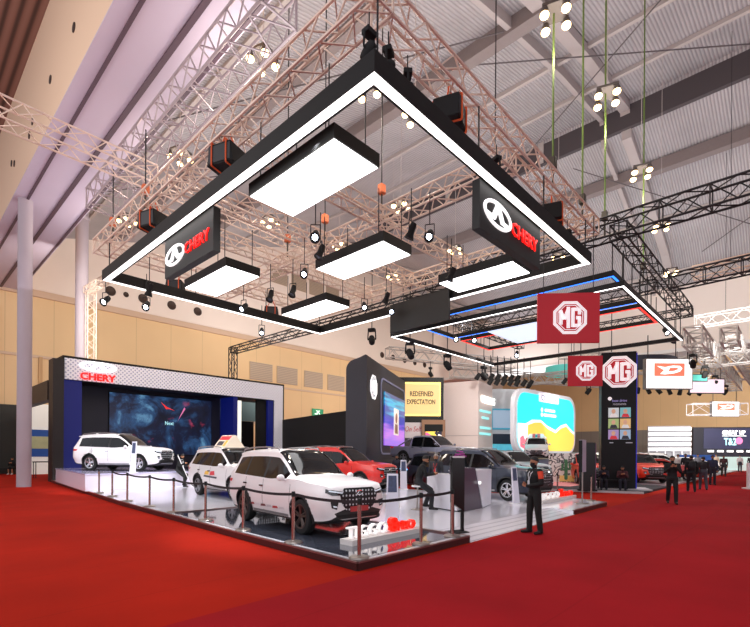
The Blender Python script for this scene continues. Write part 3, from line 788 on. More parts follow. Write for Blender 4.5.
truss('tan truss running just beyond the left hanging name sign, lower of two', (5.55,14.6,9.05), (15.1,14.6,9.05), .42, group=TG)
truss('tan truss over the middle light box of the frame', (5.55,9.6,9.05), (15.1,9.6,9.05), .42, group=TG)
truss('tan truss over the rear edge of the large light frame', (5.55,18.3,9.05), (15.1,18.3,9.05), .42, group=TG)
truss('wide silver truss under the edge of the violet soffit', (6.25,9.0,12.35), (6.25,22.0,12.35), 1.0, m=mat('cool_aluminium_truss', (172,158,160), .45, .35), rc=.04, bay=.5, hgt=.8)
truss('pale truss running in from upper left under the violet soffit', (.5,16.0,11.0), (6.2,16.1,11.0), .6, group=None, rc=.03)
truss('pale truss carrying on from the violet soffit over the light frame', (6.6,16.2,11.0), (14,16.6,11.0), .5, rc=.028)
truss('upright tan lattice mast behind the display portal', (9.46,35,0), (9.46,35,12.4), .5, name='truss_mast')
truss('short tan truss arm at the head of the lattice mast', (9.2,34.9,12.4), (9.46,30.5,12.4), .4)
bt = M['rig']
truss('long black truss crossing to the right above the small light frames', (15.9,13.0,9.0), (15.9,-6,9.0), .5, bt, hgt=.62, rc=.035, bay=.62, flat=True)
truss('black truss running away above the right edge of the red signs', (16.2,4.45,9.0), (27.9,4.45,9.0), .5, bt, rc=.03, bay=.5)
truss('black truss crossing to the right behind the small light frames', (22.6,4.2,9.0), (22.0,-6,9.0), .45, bt, hgt=.6, rc=.035, bay=.6, flat=True)
truss('black truss beneath the roof between the two frames, rear', (22.6,4.7,9.0), (22.6,14.5,9.0), .45, bt, rc=.03)
truss('black truss closing the far end of the small light frames', (27.9,4.2,9.0), (27.9,13.5,9.0), .4, bt, rc=.03)
truss('black truss above the far left corner of the small light frames', (16.2,13.2,8.6), (27.6,13.2,8.6), .4, bt, rc=.03)
truss('black goalpost truss beam above the display portal', (22,38.6,11.1), (22,18.0,11.1), .55, bt, rc=.05, bay=.9)
truss('black upright goalpost truss leg behind the portal', (22,38.6,0), (22,38.6,11.35), .55, bt, rc=.05, bay=.9, name='truss_mast')
pa = mat('faint_orange_truss', (216,190,172), .6)
truss('faint orange truss crossing in front of the pale bulkhead', (30,4.5,11.6), (30,-9,11.6), .6, pa, rc=.03, drop=True)
truss('pale grey truss crossing below the bulkhead at right', (37,5.4,10.6), (37,-8,10.6), .7, M['palealu'], rc=.035, drop=True)
truss('thick pale truss running away above the hanging white signs', (31.1,4.7,8.5), (57,5.0,8.5), .9, M['palealu'], rc=.07, hgt=1.0)
truss('second pale truss running away beside the thick pale one', (33.5,3.3,8.8), (57,3.5,8.8), .8, M['palealu'], rc=.06)
truss('pale truss with black lamps above the white tower', (27,24.0,9.6), (38,19.0,9.6), .8, M['palealu'], rc=.05)
truss('pale truss above the curved screen', (33,22,8.6), (48,14,8.6), .8, M['palealu'], rc=.05)
truss('pale truss over the far booths behind the red signs', (40,20,8.4), (40,2,8.4), .8, M['palealu'], rc=.05)
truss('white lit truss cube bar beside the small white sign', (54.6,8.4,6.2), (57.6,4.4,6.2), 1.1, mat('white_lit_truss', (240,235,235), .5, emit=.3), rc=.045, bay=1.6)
truss('pale truss above the far booths at right', (55,8,9.2), (55,-6,9.2), .8, M['palealu'], rc=.06)

# ------------------------------------------------------------------ light frames
def light_frame(label, x0, x1, y0, y1, z, wd, hgt, strip_m, sw, body=None, name='hanging_light_frame', group=None, inset=.02, dark_side=False):
    t = thing(name, label, 'light frame', ((x0+x1)/2,(y0+y1)/2,z), 0, group); body = body or M['black']
    a, b_ = (x1-x0)/2, (y1-y0)/2
    for bx in [((-a,-b_),(a,-b_+wd)),((-a,b_-wd),(a,b_)),((-a,-b_+wd),(-a+wd,b_-wd)),((a-wd,-b_+wd),(a,b_-wd))]:
        MB().box((bx[0][0],bx[0][1],.0),(bx[1][0],bx[1][1],hgt)).build('casing', body, t)
    i = inset
    a2, b2 = a-i, b_-i
    for bx in [((-a2,-b2),(a2,-b2+sw)),((-a2,b2-sw),(a2,b2)),((-a2,-b2+sw),(-a2+sw,b2-sw)),((a2-sw,-b2+sw),(a2,b2-sw))][:3 if dark_side else 4]:
        MB().box((bx[0][0],bx[0][1],-.004),(bx[1][0],bx[1][1],.01)).build('light_strip', strip_m, t)
    for sx in (-.96,-.33,.33,.96):
        for sy in (-1,1):
            MB().tube((a*sx,(b_-wd/2)*sy,hgt),(a*sx,(b_-wd/2)*sy,hgt+.95),.018,6).build('hanger_rod', M['rig'], t)
    return t
light_frame('large black rectangular hanging frame edged with a white light strip', 4.98, 14.52, 4.72, 17.25, 7.5, .24, .33, M['strip'], .17)
whs = mat('cool_strip', (255,255,255), .5, emit=3.5)
light_frame('smaller hanging black frame with white edge light behind the large one', 15.03, 24.05, 3.95, 13.2, 6.8, .16, .16, whs, .07, dark_side=True)
bls = mat('blue_strip', (30,110,255), .5, emit=3., ecol=(40,120,255)); rds = mat('red_strip', (255,50,40), .5, emit=2.2, ecol=(255,50,40))
light_frame('hanging black frame with a blue light strip', 15.95, 19.5, 4.5, 12.95, 7.5, .14, .18, bls, .07)
light_frame('hanging black frame with a red light strip', 20.1, 23.0, 4.7, 12.9, 7.5, .14, .16, rds, .07)
def light_box(label, cx, cy, w_, l_, z, hgt=.27, em=None, group='white light boxes inside the large frame'):
    t = thing('light_box', label, 'light box', (cx,cy,z), 0, group)
    MB().box((-w_/2,-l_/2,0.01),(w_/2,l_/2,hgt)).build('casing', M['black'], t)
    MB().box((-w_/2+.03,-l_/2+.03,-.012),(w_/2-.03,l_/2-.03,.012)).build('diffuser', em or M['light'], t)
    for sx in (-.8,.8):
        for sy in (-.8,.8):
            MB().tube((w_/2*sx,l_/2*sy,hgt),(w_/2*sx,l_/2*sy,8.82-z),.014,5).build('hanger_rod', M['rig'], t)
    return t
light_box('largest looking white light box nearest the front corner of the frame', 5.95, 7.42, 1.18, 2.75, 7.3)
light_box('white light box right of the left hanging name sign', 7.5, 13.95, 1.18, 2.75, 7.3)
light_box('white light box in the centre of the frame', 9.45, 9.42, 1.18, 2.75, 7.3)
light_box('small looking white light box nearest the rear corner of the frame', 11.5, 14.05, 1.18, 2.75, 7.3)
light_box('white light box left of the right hanging name sign', 12.9, 7.45, 1.18, 2.6, 7.3)
light_box('large pale blue light panel hanging behind the red sign', 20.2, 9.3, 3.0, 2.6, 7.3, .12, mat('blue_white_panel', (214,228,255), .5, emit=1.1), group=None)

# ------------------------------------------------------------------ hanging brand panels
def chery_logo(t, cx, cz, s, y, cap_w):
    """oval emblem with a peaked A, then the red name"""
    g = MB(); o = ngon(cx, cz, s, s*.46, 32); i = ngon(cx, cz, s*.86, s*.35, 32)
    ringface(g, o, i, y-.03, y)
    g.prism([(cx-s*.50,cz-s*.22),(cx-s*.14,cz+s*.34),(cx+s*.14,cz+s*.34),(cx+s*.50,cz-s*.22),(cx+s*.22,cz-s*.22),(cx,cz+s*.14),(cx-s*.22,cz-s*.22)], y-.03, y)
    g.prism([(cx-s*.80,cz-s*.10),(cx-s*.40,cz-s*.10),(cx-s*.46,cz-s*.24),(cx-s*.74,cz-s*.24)], y-.03, y)
    g.prism([(cx+s*.80,cz-s*.10),(cx+s*.40,cz-s*.10),(cx+s*.46,cz-s*.24),(cx+s*.74,cz-s*.24)], y-.03, y)
    g.build('oval_emblem', M['wlet'], t)
    text('CHERY', 'red_name', M['red'], t, cap_w, s*.50, (cx+s*1.04+cap_w/2, y, cz-.02), .03, .015)
def name_sign(label, loc, rz, w_, h_, th=.24):
    t = thing('hanging_sign', label, 'sign', loc, rz)
    MB().box((-w_/2,-th/2,0),(w_/2,th/2,h_)).build('panel', mat('sign_charcoal', (22,24,24), .5, noise=.1), t)
    return t
t = name_sign('black panel with white oval emblem and red name under left frame side', (5.30,11.40,6.47), R(-90), 2.68, 1.03, .18)
chery_logo(t, -.70, .46, .56, -.09, 1.28)
t = name_sign('black panel with white oval emblem and red name under right frame side', (9.90,5.04,6.47), 0, 2.96, 1.03, .18)
chery_logo(t, -.72, .52, .62, -.09, 1.36)
name_sign('blank dark panel hung from the left end of the smaller frame', (14.15,10.97,6.66), R(-90), 2.85, 1.14, .1)
# M G octagon, letters drawn as stencil strokes
def mg_badge(t, cx, cz, r, y, whitem, redm, back=True, letters=True):
    q = PI/8; g = MB()
    g.prism(ngon(cx, cz, r, r, 8, q), y-.02, y); g.build('octagon_plate', whitem, t)
    g = MB().prism(ngon(cx,cz,r*.82,r*.82,8,q), y-.03, y-.019); g.build('octagon_field', redm, t)
    g = MB(); ringface(g, ngon(cx,cz,r*.76,r*.76,8,q), ngon(cx,cz,r*.72,r*.72,8,q), y-.034, y-.029)
    def bar(a, b_, wd):
        a = Vector((a[0],0,a[1])); b_ = Vector((b_[0],0,b_[1])); d = (b_-a).normalized(); p = Vector((-d.z,0,d.x))*wd/2
        g.prism([(cx+r*v.x, cz+r*v.z) for v in (a+p, b_+p, b_-p, a-p)], y-.04, y-.029)
    w_ = .19
    bar((-.52,-.40),(-.52,.40),w_); bar((-.56,.40),(-.33,-.10),w_); bar((-.33,-.10),(-.10,.50),w_); bar((-.11,-.60),(-.11,.60),w_)
    bar((.12,.46),(.50,.46),w_); bar((.14,-.54),(.14,.54),w_); bar((.12,-.46),(.50,-.46),w_); bar((.50,-.50),(.50,.02),w_); bar((.32,-.02),(.58,-.02),w_); bar((.50,.16),(.50,.50),w_)
    g.build('octagon_letters', whitem, t)
mgw = mat('mg_white', (245,240,242), .4, emit=.45); mgr = mat('mg_crimson', (176,14,34), .5, emit=.12, ecol=(200,10,30))
dkr = mat('mg_letter_red', (190,16,36), .5, emit=.2)
def red_sign(label, c, w_, h_, az, r):
    t = thing('hanging_sign', label, 'sign', c, az)
    MB().box((-w_/2,-.04,0),(w_/2,.04,h_)).build('panel', mgr, t, bevel=.01)
    mg_badge(t, .02*w_, h_*.5, r, -.045, mgw, dkr)
    for s in (-.8,.8): MB().tube((w_/2*s,0,h_),(w_/2*s,0,h_+2.2),.012,5).build('hanger_cable', M['rig'], t)
    return t
red_sign('larger red hanging sign with white octagon badge under the small frame', (13.30,4.95,4.93), 1.72, 1.42, R(-51), .50)
red_sign('smaller red hanging sign with octagon badge left of the black tower', (20.85,7.02,4.72), 1.46, 1.32, R(-51), .46)
def daihatsu(label, c, az, w_, h_, topz):
    t = thing('hanging_sign', label, 'sign', c, az)
    MB().box((-w_/2,-.15,0),(w_/2,.15,h_)).build('frame', mat('sign_frame_grey', (120,118,118), .5), t)
    MB().box((-w_/2+.05,-.17,.05),(w_/2-.05,-.15,h_-.05)).build('lit_face', mat('lit_white_face', (255,252,250), .5, emit=1.3), t)
    rm = mat('coral_red', (240,130,104), .5, emit=.7, ecol=(244,130,100))
    a, b_ = w_*.32, h_*.36; cz = h_*.62
    g = MB().prism([(-a,cz-b_*.55),(a,cz-b_*.55),(a,cz+b_*.62),(-a,cz+b_*.62)], -.185, -.17); g.build('emblem_block', rm, t)
    pts = [(-a*.84,cz+b_*.36),(-a*.3,cz+b_*.26),(a*.2,cz+b_*.40),(a*.66,cz+b_*.38),(a*.84,cz+b_*.16),(a*.70,cz-b_*.12),(a*.30,cz-b_*.30),(-a*.30,cz-b_*.40),(-a*.62,cz-b_*.36),(-a*.36,cz-b_*.02)]
    g = MB().prism(pts, -.20, -.185); g.build('emblem_swoosh', mat('lit_white_face', (255,252,250), .5, emit=1.3), t)
    g = MB().prism([(a*.02,cz+b_*.20),(a*.50,cz+b_*.20),(a*.58,cz+b_*.08),(a*.30,cz-b_*.08),(-a*.10,cz-b_*.14)], -.21, -.20); g.build('emblem_counter', rm, t)
    text('DAIHATSU', 'faint_name', mat('faint_pink', (255,228,222), .5, emit=1.1), t, w_*.62, h_*.11, (0,-.17,h_*.17), .006)
    for s in (-.85,.85): MB().tube((w_/2*s,0,h_),(w_/2*s,0,topz-c[2]),.03,5).build('hanger_cable', M['rig'], t)
daihatsu('larger white lit sign with coral emblem right of the black tower', (32.6,6.15,5.72), R(-47), 2.85, 1.85, 9)
daihatsu('smaller white lit sign with coral emblem far down the aisle', (56.2,5.8,5.45), R(-45), 2.75, 1.5, 8.6)

# ------------------------------------------------------------------ lamps hung on the rig
def spot_proto(label, lens, tilt=25):
    t = thing('spotlight', label, 'spotlight')
    MB().tube((0,0,1.35),(0,0,.42),.018,6).build('hanger_rod', M['rig'], t)
    MB().path([(-.15,0,.10),(-.15,0,.42),(.15,0,.42),(.15,0,.10)], .016, 6).build('yoke', M['rig'], t)
    g = MB().lathe([(0,.26),(.09,.25),(.11,.16),(.11,-.05),(.15,-.16),(.165,-.20),(.15,-.20),(0,-.12)], 16)
    o = g.build('can', M['matte'], t, smooth=True); o.location = (0,0,.12); o.rotation_euler = (R(tilt),0,0)
    g = MB().lathe([(0,-.160),(.095,-.168)], 16); l = g.build('lens', lens, o)
    return t
sp_on = spot_proto('', M['cold'], 52); sp_off = spot_proto('', mat('dark_lens', (60,66,78), .1))
spots = [(7.3,8.9,6.95,1,.3,'just right of the largest light box'),(8.3,9.9,7.15,0,1.2,'between the largest and the centre light box'),(9.1,13.5,6.95,0,2,'above the small rear light box, left one'),
 (8.9,14.9,6.8,1,.5,'right of the light box beside the left name sign'),(9.6,7.1,7.2,1,.4,'shining right of the centre light box'),(9.15,7.35,7.2,0,.2,'dark one right of the centre light box'),
 (9.15,11.7,7.3,1,1.,'left of the centre light box'),(9.6,12.9,7.1,0,2.,'left of and below the centre light box'),(5.2,17.6,6.75,1,0.,'at the far left corner of the large frame'),
 (12.6,12.4,7.2,1,.8,'left of the blank dark panel'),(13.7,12.0,7.2,1,.8,'just beside the blank dark panel'),(6.0,15.9,6.9,0,.2,'under the left frame side near its far end'),
 (11.8,7.9,7.0,0,.4,'above the light box left of the right name sign'),(12.3,11.0,7.1,0,.4,'above the blank dark panel'),(17.4,11.4,6.7,1,.3,'lit lamp inside the blue frame, left one'),(18.1,10.9,6.7,1,.3,'lit lamp inside the blue frame, right one'),
 (24.5,4.7,7.2,1,1.,'under the black truss at right, nearer'),(26.4,4.7,7.2,0,1.,'under the black truss at right, farther'),(21.5,10.5,6.5,1,.6,'by the pale blue panel'),(6.3,16.95,6.7,1,.2,'on the rear rail of the large frame, left one'),(11.0,16.95,6.7,1,.2,'on the rear rail of the large frame, middle one')]
f1 = f0 = True
for x, y, z, on, rz, lab in spots:
    lab = ('bright spotlight ' if on else 'dark spotlight ')+lab
    if on and f1: o = sp_on; f1 = False
    elif not on and f0: o = sp_off; f0 = False
    else: o = dup(sp_on if on else sp_off, (0,0,0), 0)
    o.location = (x,y,z+.1); o.rotation_euler = (0,0,2.2+.35*math.sin(rz*9) if on else rz); o.scale = (.78,.78,.9); o['label'] = lab[:95]; o['group'] = 'spotlights of the rig'; o['category'] = 'spotlight'
# strapped black loudspeakers
def strapped(label, loc, rz, s=1.):
    t = thing('hanging_loudspeaker', label, 'loudspeaker', loc, rz, 'strapped loudspeakers on the trusses'); t.scale = (s,)*3
    g = MB(); g.prism([(-.36,-.22),(.36,-.22),(.30,.24),(-.30,.24)], -.26, .26); g.build('cabinet', M['matte'], t, bevel=.02)
    g = MB(); 
    g.box((-.30,-.275,-.18),(.30,-.262,.18)); g.build('grille', mat('speaker_grille', (38,38,42), .6), t)
    for sx in (-.2,.2):
        g = MB().path([(sx,-.285,-.24),(sx,-.285,.26),(sx,.28,.26),(sx,.28,-.24),(sx,-.285,-.24)], .02, 5)
        g.path([(sx,0,.26),(sx*.4,0,.55)], .018, 5); g.build('strap', M['orange'], t)
    return t
strapped('black loudspeaker in orange straps on left truss, nearer', (5.3,9.6,8.4), R(-70), 1.)
strapped('black loudspeaker in orange straps on left truss, farther', (5.3,13.8,8.4), R(-70), 1.)
strapped('black loudspeaker in orange straps on right truss, nearer', (7.6,5.15,8.4), R(20), 1.)
strapped('black loudspeaker in orange straps on right truss, farther', (12.7,5.2,8.4), R(20), 1.)
strapped('black loudspeaker in orange straps below left name sign', (7.9,18.3,8.3), R(-40), .95)
strapped('black loudspeaker in orange straps left of small rear light box', (12.4,18.3,8.3), R(-40), .95)
# black moving heads on top of the frame and other dark heads
def mhead(label, loc, rz=0, s=1., group='black moving head lamps', top=None):
    t = thing('moving_head_lamp', label, 'stage lamp', loc, rz, group); t.scale = (s,)*3
    MB().box((-.16,-.12,.36),(.16,.12,.50)).build('base', M['matte'], t, bevel=.02)
    MB().path([(-.17,0,.40),(-.19,0,.05),(-.17,0,-.02)], .03, 6).build('fork', M['matte'], t); MB().path([(.17,0,.40),(.19,0,.05),(.17,0,-.02)], .03, 6).build('fork', M['matte'], t)
    o = MB().lathe([(0,.20),(.11,.18),(.15,.05),(.14,-.16),(.12,-.24),(0,-.24)], 16).build('head', M['matte'], t, smooth=True); o.rotation_euler = (R(35),0,.4)
    MB().tube((0,0,.5),(0,0,.95 if top is None else (top-loc[2])/s),.02,6).build('clamp', M['rig'], t); return t
for i, (x, y, z, lab) in enumerate([(5.1,4.95,8.0,'above the front corner of the large frame, left'),(5.55,4.95,8.0,'above the front corner of the large frame, middle'),(6.1,5.0,8.0,'above the front corner of the large frame, right'),
    (9.2,5.0,8.0,'on the right truss, nearer of two'),(13.6,5.1,8.0,'on the right truss near its far end'),(16.6,15.8,7.4,'big dark one left of the blank panel'),(16.4,13.2,6.3,'under the left corner of the smaller frame'),(19.4,13.2,6.2,'under the left rail of the smaller frame'),(23.0,13.2,6.1,'under the far left rail of the smaller frame'),
    (30.5,22.4,8.2,'above the white tower, left'),(36.0,16.6,6.7,'standing over the curved screen'),(31.8,4.75,7.0,'on the near end of the thick pale truss'),(36.5,4.8,7.0,'on the thick pale truss, second'),(41.5,4.85,7.0,'on the thick pale truss, third'),(48,4.9,7.0,'on the thick pale truss, fourth'),(34,11.2,6.2,'left of the black tower under a pale truss'),(24.6,8.5,5.9,'behind the red signs below the frame')]):
    mhead('black moving head lamp '+lab, (x,y,z), .4*i, .62 if x < 15 else 1.1, top={5:11.0,6:8.42,7:8.42,8:8.42,9:9.22,10:8.3,15:8.1,16:8.8}.get(i))
# rows of small black cans above the white tower
for i in range(14):
    f = i/13; rowb = i % 2
    t = thing('can_lamp', 'black can lamp above the white tower, %s from left in its row' % ORD[i], 'stage lamp', (31.5+f*3.2, 18.6-f*2.0-rowb*.8, 7.7-.45*rowb), .3, 'row of black can lamps above the white tower')
    g = MB().lathe([(0,.3),(.16,.28),(.18,-.25),(0,-.25)], 10); o = g.build('can', M['matte'], t, smooth=True); o.rotation_euler = (R(30),.2,0)
    MB().tube((0,0,.2),(0,0,2.0-.45*(1-rowb)),.03,5).build('hanger_rod', M['rig'], t)
# four-bulb hall lights under the roof
def cluster(label, loc, rod=True):
    t = thing('hall_light', label, 'hall light', loc, R(20), 'four bulb hall lights under the roof')
    MB().box((-.34,-.34,.22),(.34,.34,.30)).build('bracket', mat('bracket_dark', (84,78,76), .6), t)
    for sx in (-.28,.28):
        for sy in (-.28,.28):
            g = MB(); g.lathe([(.05,.22),(.10,.16),(.12,.04),(.11,.04),(.04,.18)], 14, 'z', (sx,sy,0)); h = g.build('reflector', mat('bracket_dark', (84,78,76), .6), t, smooth=True)
            g = MB(); g.ball((sx,sy,.0), (.125,.125,.09), 12); g.build('bulb', M['warm'], h, smooth=True)
    MB().tube((0,0,.3),(0,0,roofz(loc[0],loc[1])-loc[2]),.014,5).build('drop_rod', stl2, t)
    l = bpy.data.lights.new('hall_lamp', 'POINT'); l.energy = CLUSTER_W; l.color = (1,.86,.72); l.shadow_soft_size = .35
    lo = bpy.data.objects.new('hall_lamp', l); COL.objects.link(lo); lo.location = (loc[0],loc[1],loc[2]-1.1)
    return t
CL = [(12.9,5.2,14,'nearest one at top right'),(17.0,5.05,14,'second down the right hand row'),(22.6,5.3,14,'third down the right hand row'),(28.7,5.75,14,'fourth down the right hand row'),(36.4,6.7,14,'fifth and lowest down the right hand row'),
      (8.1,12.5,14,'at top left above the left truss'),(8.4,19.1,14,'left of the nearer left loudspeaker'),(8.85,26.5,14,'far left beside the column'),(11.1,10.9,14,'seen inside the front corner of the frame'),(13.2,10.45,14,'inside the frame below its right front side'),
      (14.1,21.0,14,'right of the left name sign'),(18.5,20.3,14,'above the centre light box, left'),(17.6,14.8,14,'above the centre light box, right'),(24.3,21.1,14,'below right of the centre light box'),(23.7,15.6,14,'above the light box left of the right sign'),(28.9,11.4,14,'low behind the far end of the right truss')]
for x, y, z, lab in CL: cluster('warm four bulb hall light, '+lab, (x,y,z))
# chain hoists and straps
for i, (x, y, z0, z1, c, lab) in enumerate([(5.6,15.2,9.3,11.9,'orange','beside the far left loudspeaker'),(5.6,18.2,9.3,11.9,'orange','at the far end of the left truss'),(10.6,12.4,9.3,0,'orange','where the trusses cross, left'),(10.6,14.6,9.3,0,'orange','where the trusses cross, lower'),(10.6,9.7,9.3,0,'orange','behind the centre light box'),
     (12.9,5.25,9.3,0,'green','under the nearest right hall light'),(17.0,5.1,9.3,0,'green','under the second right hall light'),(22.6,5.2,9.3,0,'green','under the third right hall light'),(15.4,5.3,9.3,0,'green','at the end of the right truss'),(13.9,7.6,9.2,0,'orange','by the right end of the right name sign')]):
    t = thing('chain_hoist', '%s chain hoist and line %s' % (c, lab), 'hoist', (x,y,z0), 0, 'chain hoists of the rig')
    mm = M[c]; z1 = z1 or roofz(x,y)
    MB().box((-.10,-.09,.55),(.10,.09,.85)).build('motor', mat('hoist_orange', (196,96,52), .6) if c == 'orange' else mat('hoist_dark', (60,54,44), .6), t, bevel=.02)
    MB().tube((0,0,0),(0,0,.55),.03,6).build('chain_bag', mat('hoist_dark', (60,54,44), .6), t)
    MB().tube((0,0,.85),(0,0,z1-z0),.022 if c == 'orange' else .03,5).build('line', mm if c == 'green' else M['rig'], t)

# beams of the lit rig lamps down onto the stage
def spot(loc, tgt, watts, ang=50, col=(.92,.95,1.)):
    l = bpy.data.lights.new('stage_or_fill_beam', 'SPOT'); l.energy = watts; l.color = col; l.spot_size = R(ang); l.spot_blend = .5; l.shadow_soft_size = .12
    o = bpy.data.objects.new('stage_or_fill_beam', l); COL.objects.link(o); o.location = loc
    o.rotation_euler = (Vector(tgt)-Vector(loc)).to_track_quat('-Z', 'Y').to_euler()
for a, b_, w_ in [((7.3,8.9,6.85),(6.7,8.5,.6),BEAM_W),((8.9,14.9,6.7),(9,15,.6),BEAM_W),((5.3,6.5,7.4),(6.6,8.,.8),BEAM_W*.8),((9.15,11.6,7.2),(10,11,.2),BEAM_W),((6.3,16.9,6.6),(8,23,1.),BEAM_W*1.6),((11,16.9,6.6),(10,23,1),BEAM_W*1.4),((12.6,12.4,7.1),(14,14.5,.6),BEAM_W),((13.7,11.9,7.1),(15,9.3,.6),BEAM_W),((5.3,10.7,7.4),(8.5,14,1.),BEAM_W*.8),((5.2,17.5,6.7),(7.5,22.5,1.2),BEAM_W*1.2)]:
    spot(a, b_, w_)

for a, b_, w_ in [((25,13.5,8.8),(33,20.5,4.5),1900),((24,10,8.6),(22,16,1.2),1500),((28,9,8.6),(38,20,4),700),((20,12,8.6),(25.5,21,5),1500),((27,7.2,8.6),(28,8,.5),1200),((44,8,9),(60,10,2),5200),((34,14,8.2),(46,12,1),3800),((33,3,9.2),(27,4,1),900)]:  # added fill spots without fixtures, brightening the booths and far stands
    spot(a, b_, w_, 75, (1,.97,.94))

# ------------------------------------------------------------------ the big display stage
stage_m = mat('glossy_white_stage', (238,238,247), .12, noise=.03, nscale=.8, coat=.3)
t = thing('display_stage', 'low glossy white display stage with dark edge on the red carpet', 'stage', (0,0,0))
edge = mat('stage_edge', (52,24,24), .35)
LEFT = [(4.9,4.93),(5.0,8.5),(5.34,16.5),(6.40,30.55)]
g = MB().slab(LEFT+[(21.4,30.55),(18.6,20.4),(15.9,16.4),(16.2,12.5),(16.5,11.2),(17.2,9.5),(18.0,7.3),(16.9,4.97),(13.8,4.95),(13.8,5.7),(8.02,5.7),(8.02,4.91)], 0, .136); g.build('deck', stage_m, t)
for a, b_ in list(zip(LEFT, LEFT[1:]))+[((4.9,4.93),(8.02,4.91)),((8.02,4.91),(8.02,5.7)),((13.8,4.95),(16.92,4.97)),((16.92,4.97),(18.02,7.3))]:
    a = Vector((*a,0)); b_ = Vector((*b_,0)); d = (b_-a).normalized(); n = Vector((d.y,-d.x,0))
    if n.dot(Vector((11,15,0))-a) > 0: n = -n
    q = [a, b_, b_+n*.02, a+n*.02]
    g = MB().slab([(v.x,v.y) for v in q], 0, .115); g.build('dark_edge', edge, t)
    q = [a-n*.03, b_-n*.03, b_+n*.024, a+n*.024]
    g = MB().slab([(v.x,v.y) for v in q], .115, .142); g.build('metal_trim', mat('trim_metal', (150,130,128), .3, .8), t)
rm = mat('ramp_boards', (224,222,230), .2); nt, b = nodes_of(rm)
tc = nt.nodes.new('ShaderNodeTexCoord'); wv = nt.nodes.new('ShaderNodeTexWave'); wv.bands_direction = 'Y'; wv.inputs['Scale'].default_value = 1.6; nt.links.new(tc.outputs['Object'], wv.inputs['Vector'])
r = ramp(nt, [(0,(168,166,178)),(.06,(222,220,230)),(1,(230,228,236))]); nt.links.new(wv.outputs['Fac'], r.inputs[0]); nt.links.new(r.outputs[0], b.inputs['Base Color'])
g = MB(); g.add([(8.02,4.88,0),(13.8,4.92,0),(13.8,5.7,0),(8.02,5.7,0),(8.02,4.88,.012),(13.8,4.92,.012),(13.8,5.7,.137),(8.02,5.7,.137)],
      [(0,3,2,1),(4,5,6,7),(0,1,5,4),(1,2,6,5),(2,3,7,6),(3,0,4,7)]); g.build('entry_ramp', rm, t)
g = MB().slab([(5.02,5.05),(7.9,5.03),(7.95,12.3),(5.28,12.3),(5.12,8.5)], .136, .141); g.build('dark_gloss_pad', mat('dark_gloss_floor', (70,74,86), .06, coat=.6, noise=.1, nscale=.6), t)
g = MB().box((7.86,5.3,.14),(7.94,12.3,.17)); g.box((5.3,12.22,.14),(7.94,12.3,.17)); g.build('pad_trim', mat('trim_metal', (150,130,128), .3, .8), t)
SZ = .138
# raised platform for the car by the portal
t = thing('car_platform', 'white raised platform carrying the side-on white car before the portal', 'platform', (0,0,0))
pm = mat('platform_white', (228,222,236), .25)
P = [(5.56,21.2),(10.3,21.2),(10.3,28.8),(6.2,28.8)]
g = MB().slab(P, SZ, .80); g.build('body', pm, t)
g = MB().slab([(5.54,21.17),(10.32,21.17),(10.32,28.82),(6.18,28.82)], .80, .84); g.build('top', mat('platform_top', (214,208,240), .12, coat=.4), t)
PZ = .845
# ------------------------------------------------------------------ portal
t = thing('display_portal', 'tall black display portal with white perforated fascia and blue jambs', 'booth', (0,0,0))
pf = mat('perforated_white', (225,222,232), .45, emit=.16); nt, b = nodes_of(pf)
tc = nt.nodes.new('ShaderNodeTexCoord'); mp = nt.nodes.new('ShaderNodeMapping'); mp.inputs['Rotation'].default_value = (0, R(45), 0); nt.links.new(tc.outputs['Object'], mp.inputs[0])
sp = nt.nodes.new('ShaderNodeSeparateXYZ'); nt.links.new(mp.outputs[0], sp.inputs[0])
pts = []
for ax in 'XZ':
    p = nt.nodes.new('ShaderNodeMath'); p.operation = 'PINGPONG'; p.inputs[1].default_value = .085; nt.links.new(sp.outputs[ax], p.inputs[0])
    s_ = nt.nodes.new('ShaderNodeMath'); s_.operation = 'GREATER_THAN'; s_.inputs[1].default_value = .042; nt.links.new(p.outputs[0], s_.inputs[0]); pts.append(s_)
mn_ = nt.nodes.new('ShaderNodeMath'); mn_.operation = 'MINIMUM'; nt.links.new(pts[0].outputs[0], mn_.inputs[0]); nt.links.new(pts[1].outputs[0], mn_.inputs[1])
r = ramp(nt, [(0,(240,238,246)),(1,(172,172,188))]); nt.links.new(mn_.outputs[0], r.inputs[0]); nt.links.new(r.outputs[0], b.inputs['Base Color']); nt.links.new(r.outputs[0], b.inputs['Emission Color'])
MB().box((7.05,30.86,5.87),(22.05,30.95,7.08)).build('fascia', pf, t)
MB().box((21.25,30.86,.14),(22.05,30.95,5.87)).build('fascia_leg', pf, t)
MB().box((6.97,30.92,7.08),(22.2,33.6,7.22)).box((6.97,30.95,5.85),(22.05,33.6,7.1)).box((22.05,30.92,.14),(22.2,33.6,7.15)).build('black_shell', M['black'], t)
MB().box((6.45,30.7,0),(6.98,31.7,6.95)).build('left_pier', mat('pier_brown_black', (34,26,24), .5), t)
MB().box((6.40,31.7,4.67),(6.85,39.2,5.8)).build('side_beam', mat('pier_brown_black', (34,26,24), .5), t)
MB().box((6.4,39.2,0),(6.85,39.6,5.85)).build('side_post', mat('pier_brown_black', (34,26,24), .5), t)
MB().box((6.98,31.05,.14),(7.95,31.25,5.87)).build('blue_jamb', M['blue'], t)
MB().box((17.75,31.05,.14),(18.1,33.0,5.87)).build('blue_divider', M['blue'], t)
MB().box((18.1,31.02,.14),(18.4,31.2,5.6)).build('white_divider_edge', mat('lit_edge', (250,250,240), .5, emit=.7), t)
MB().box((20.75,31.05,.14),(21.25,31.25,5.87)).build('blue_jamb', M['blue'], t)
MB().box((7.95,33.05,.14),(17.75,33.25,5.87)).build('back_wall', M['navy'], t)
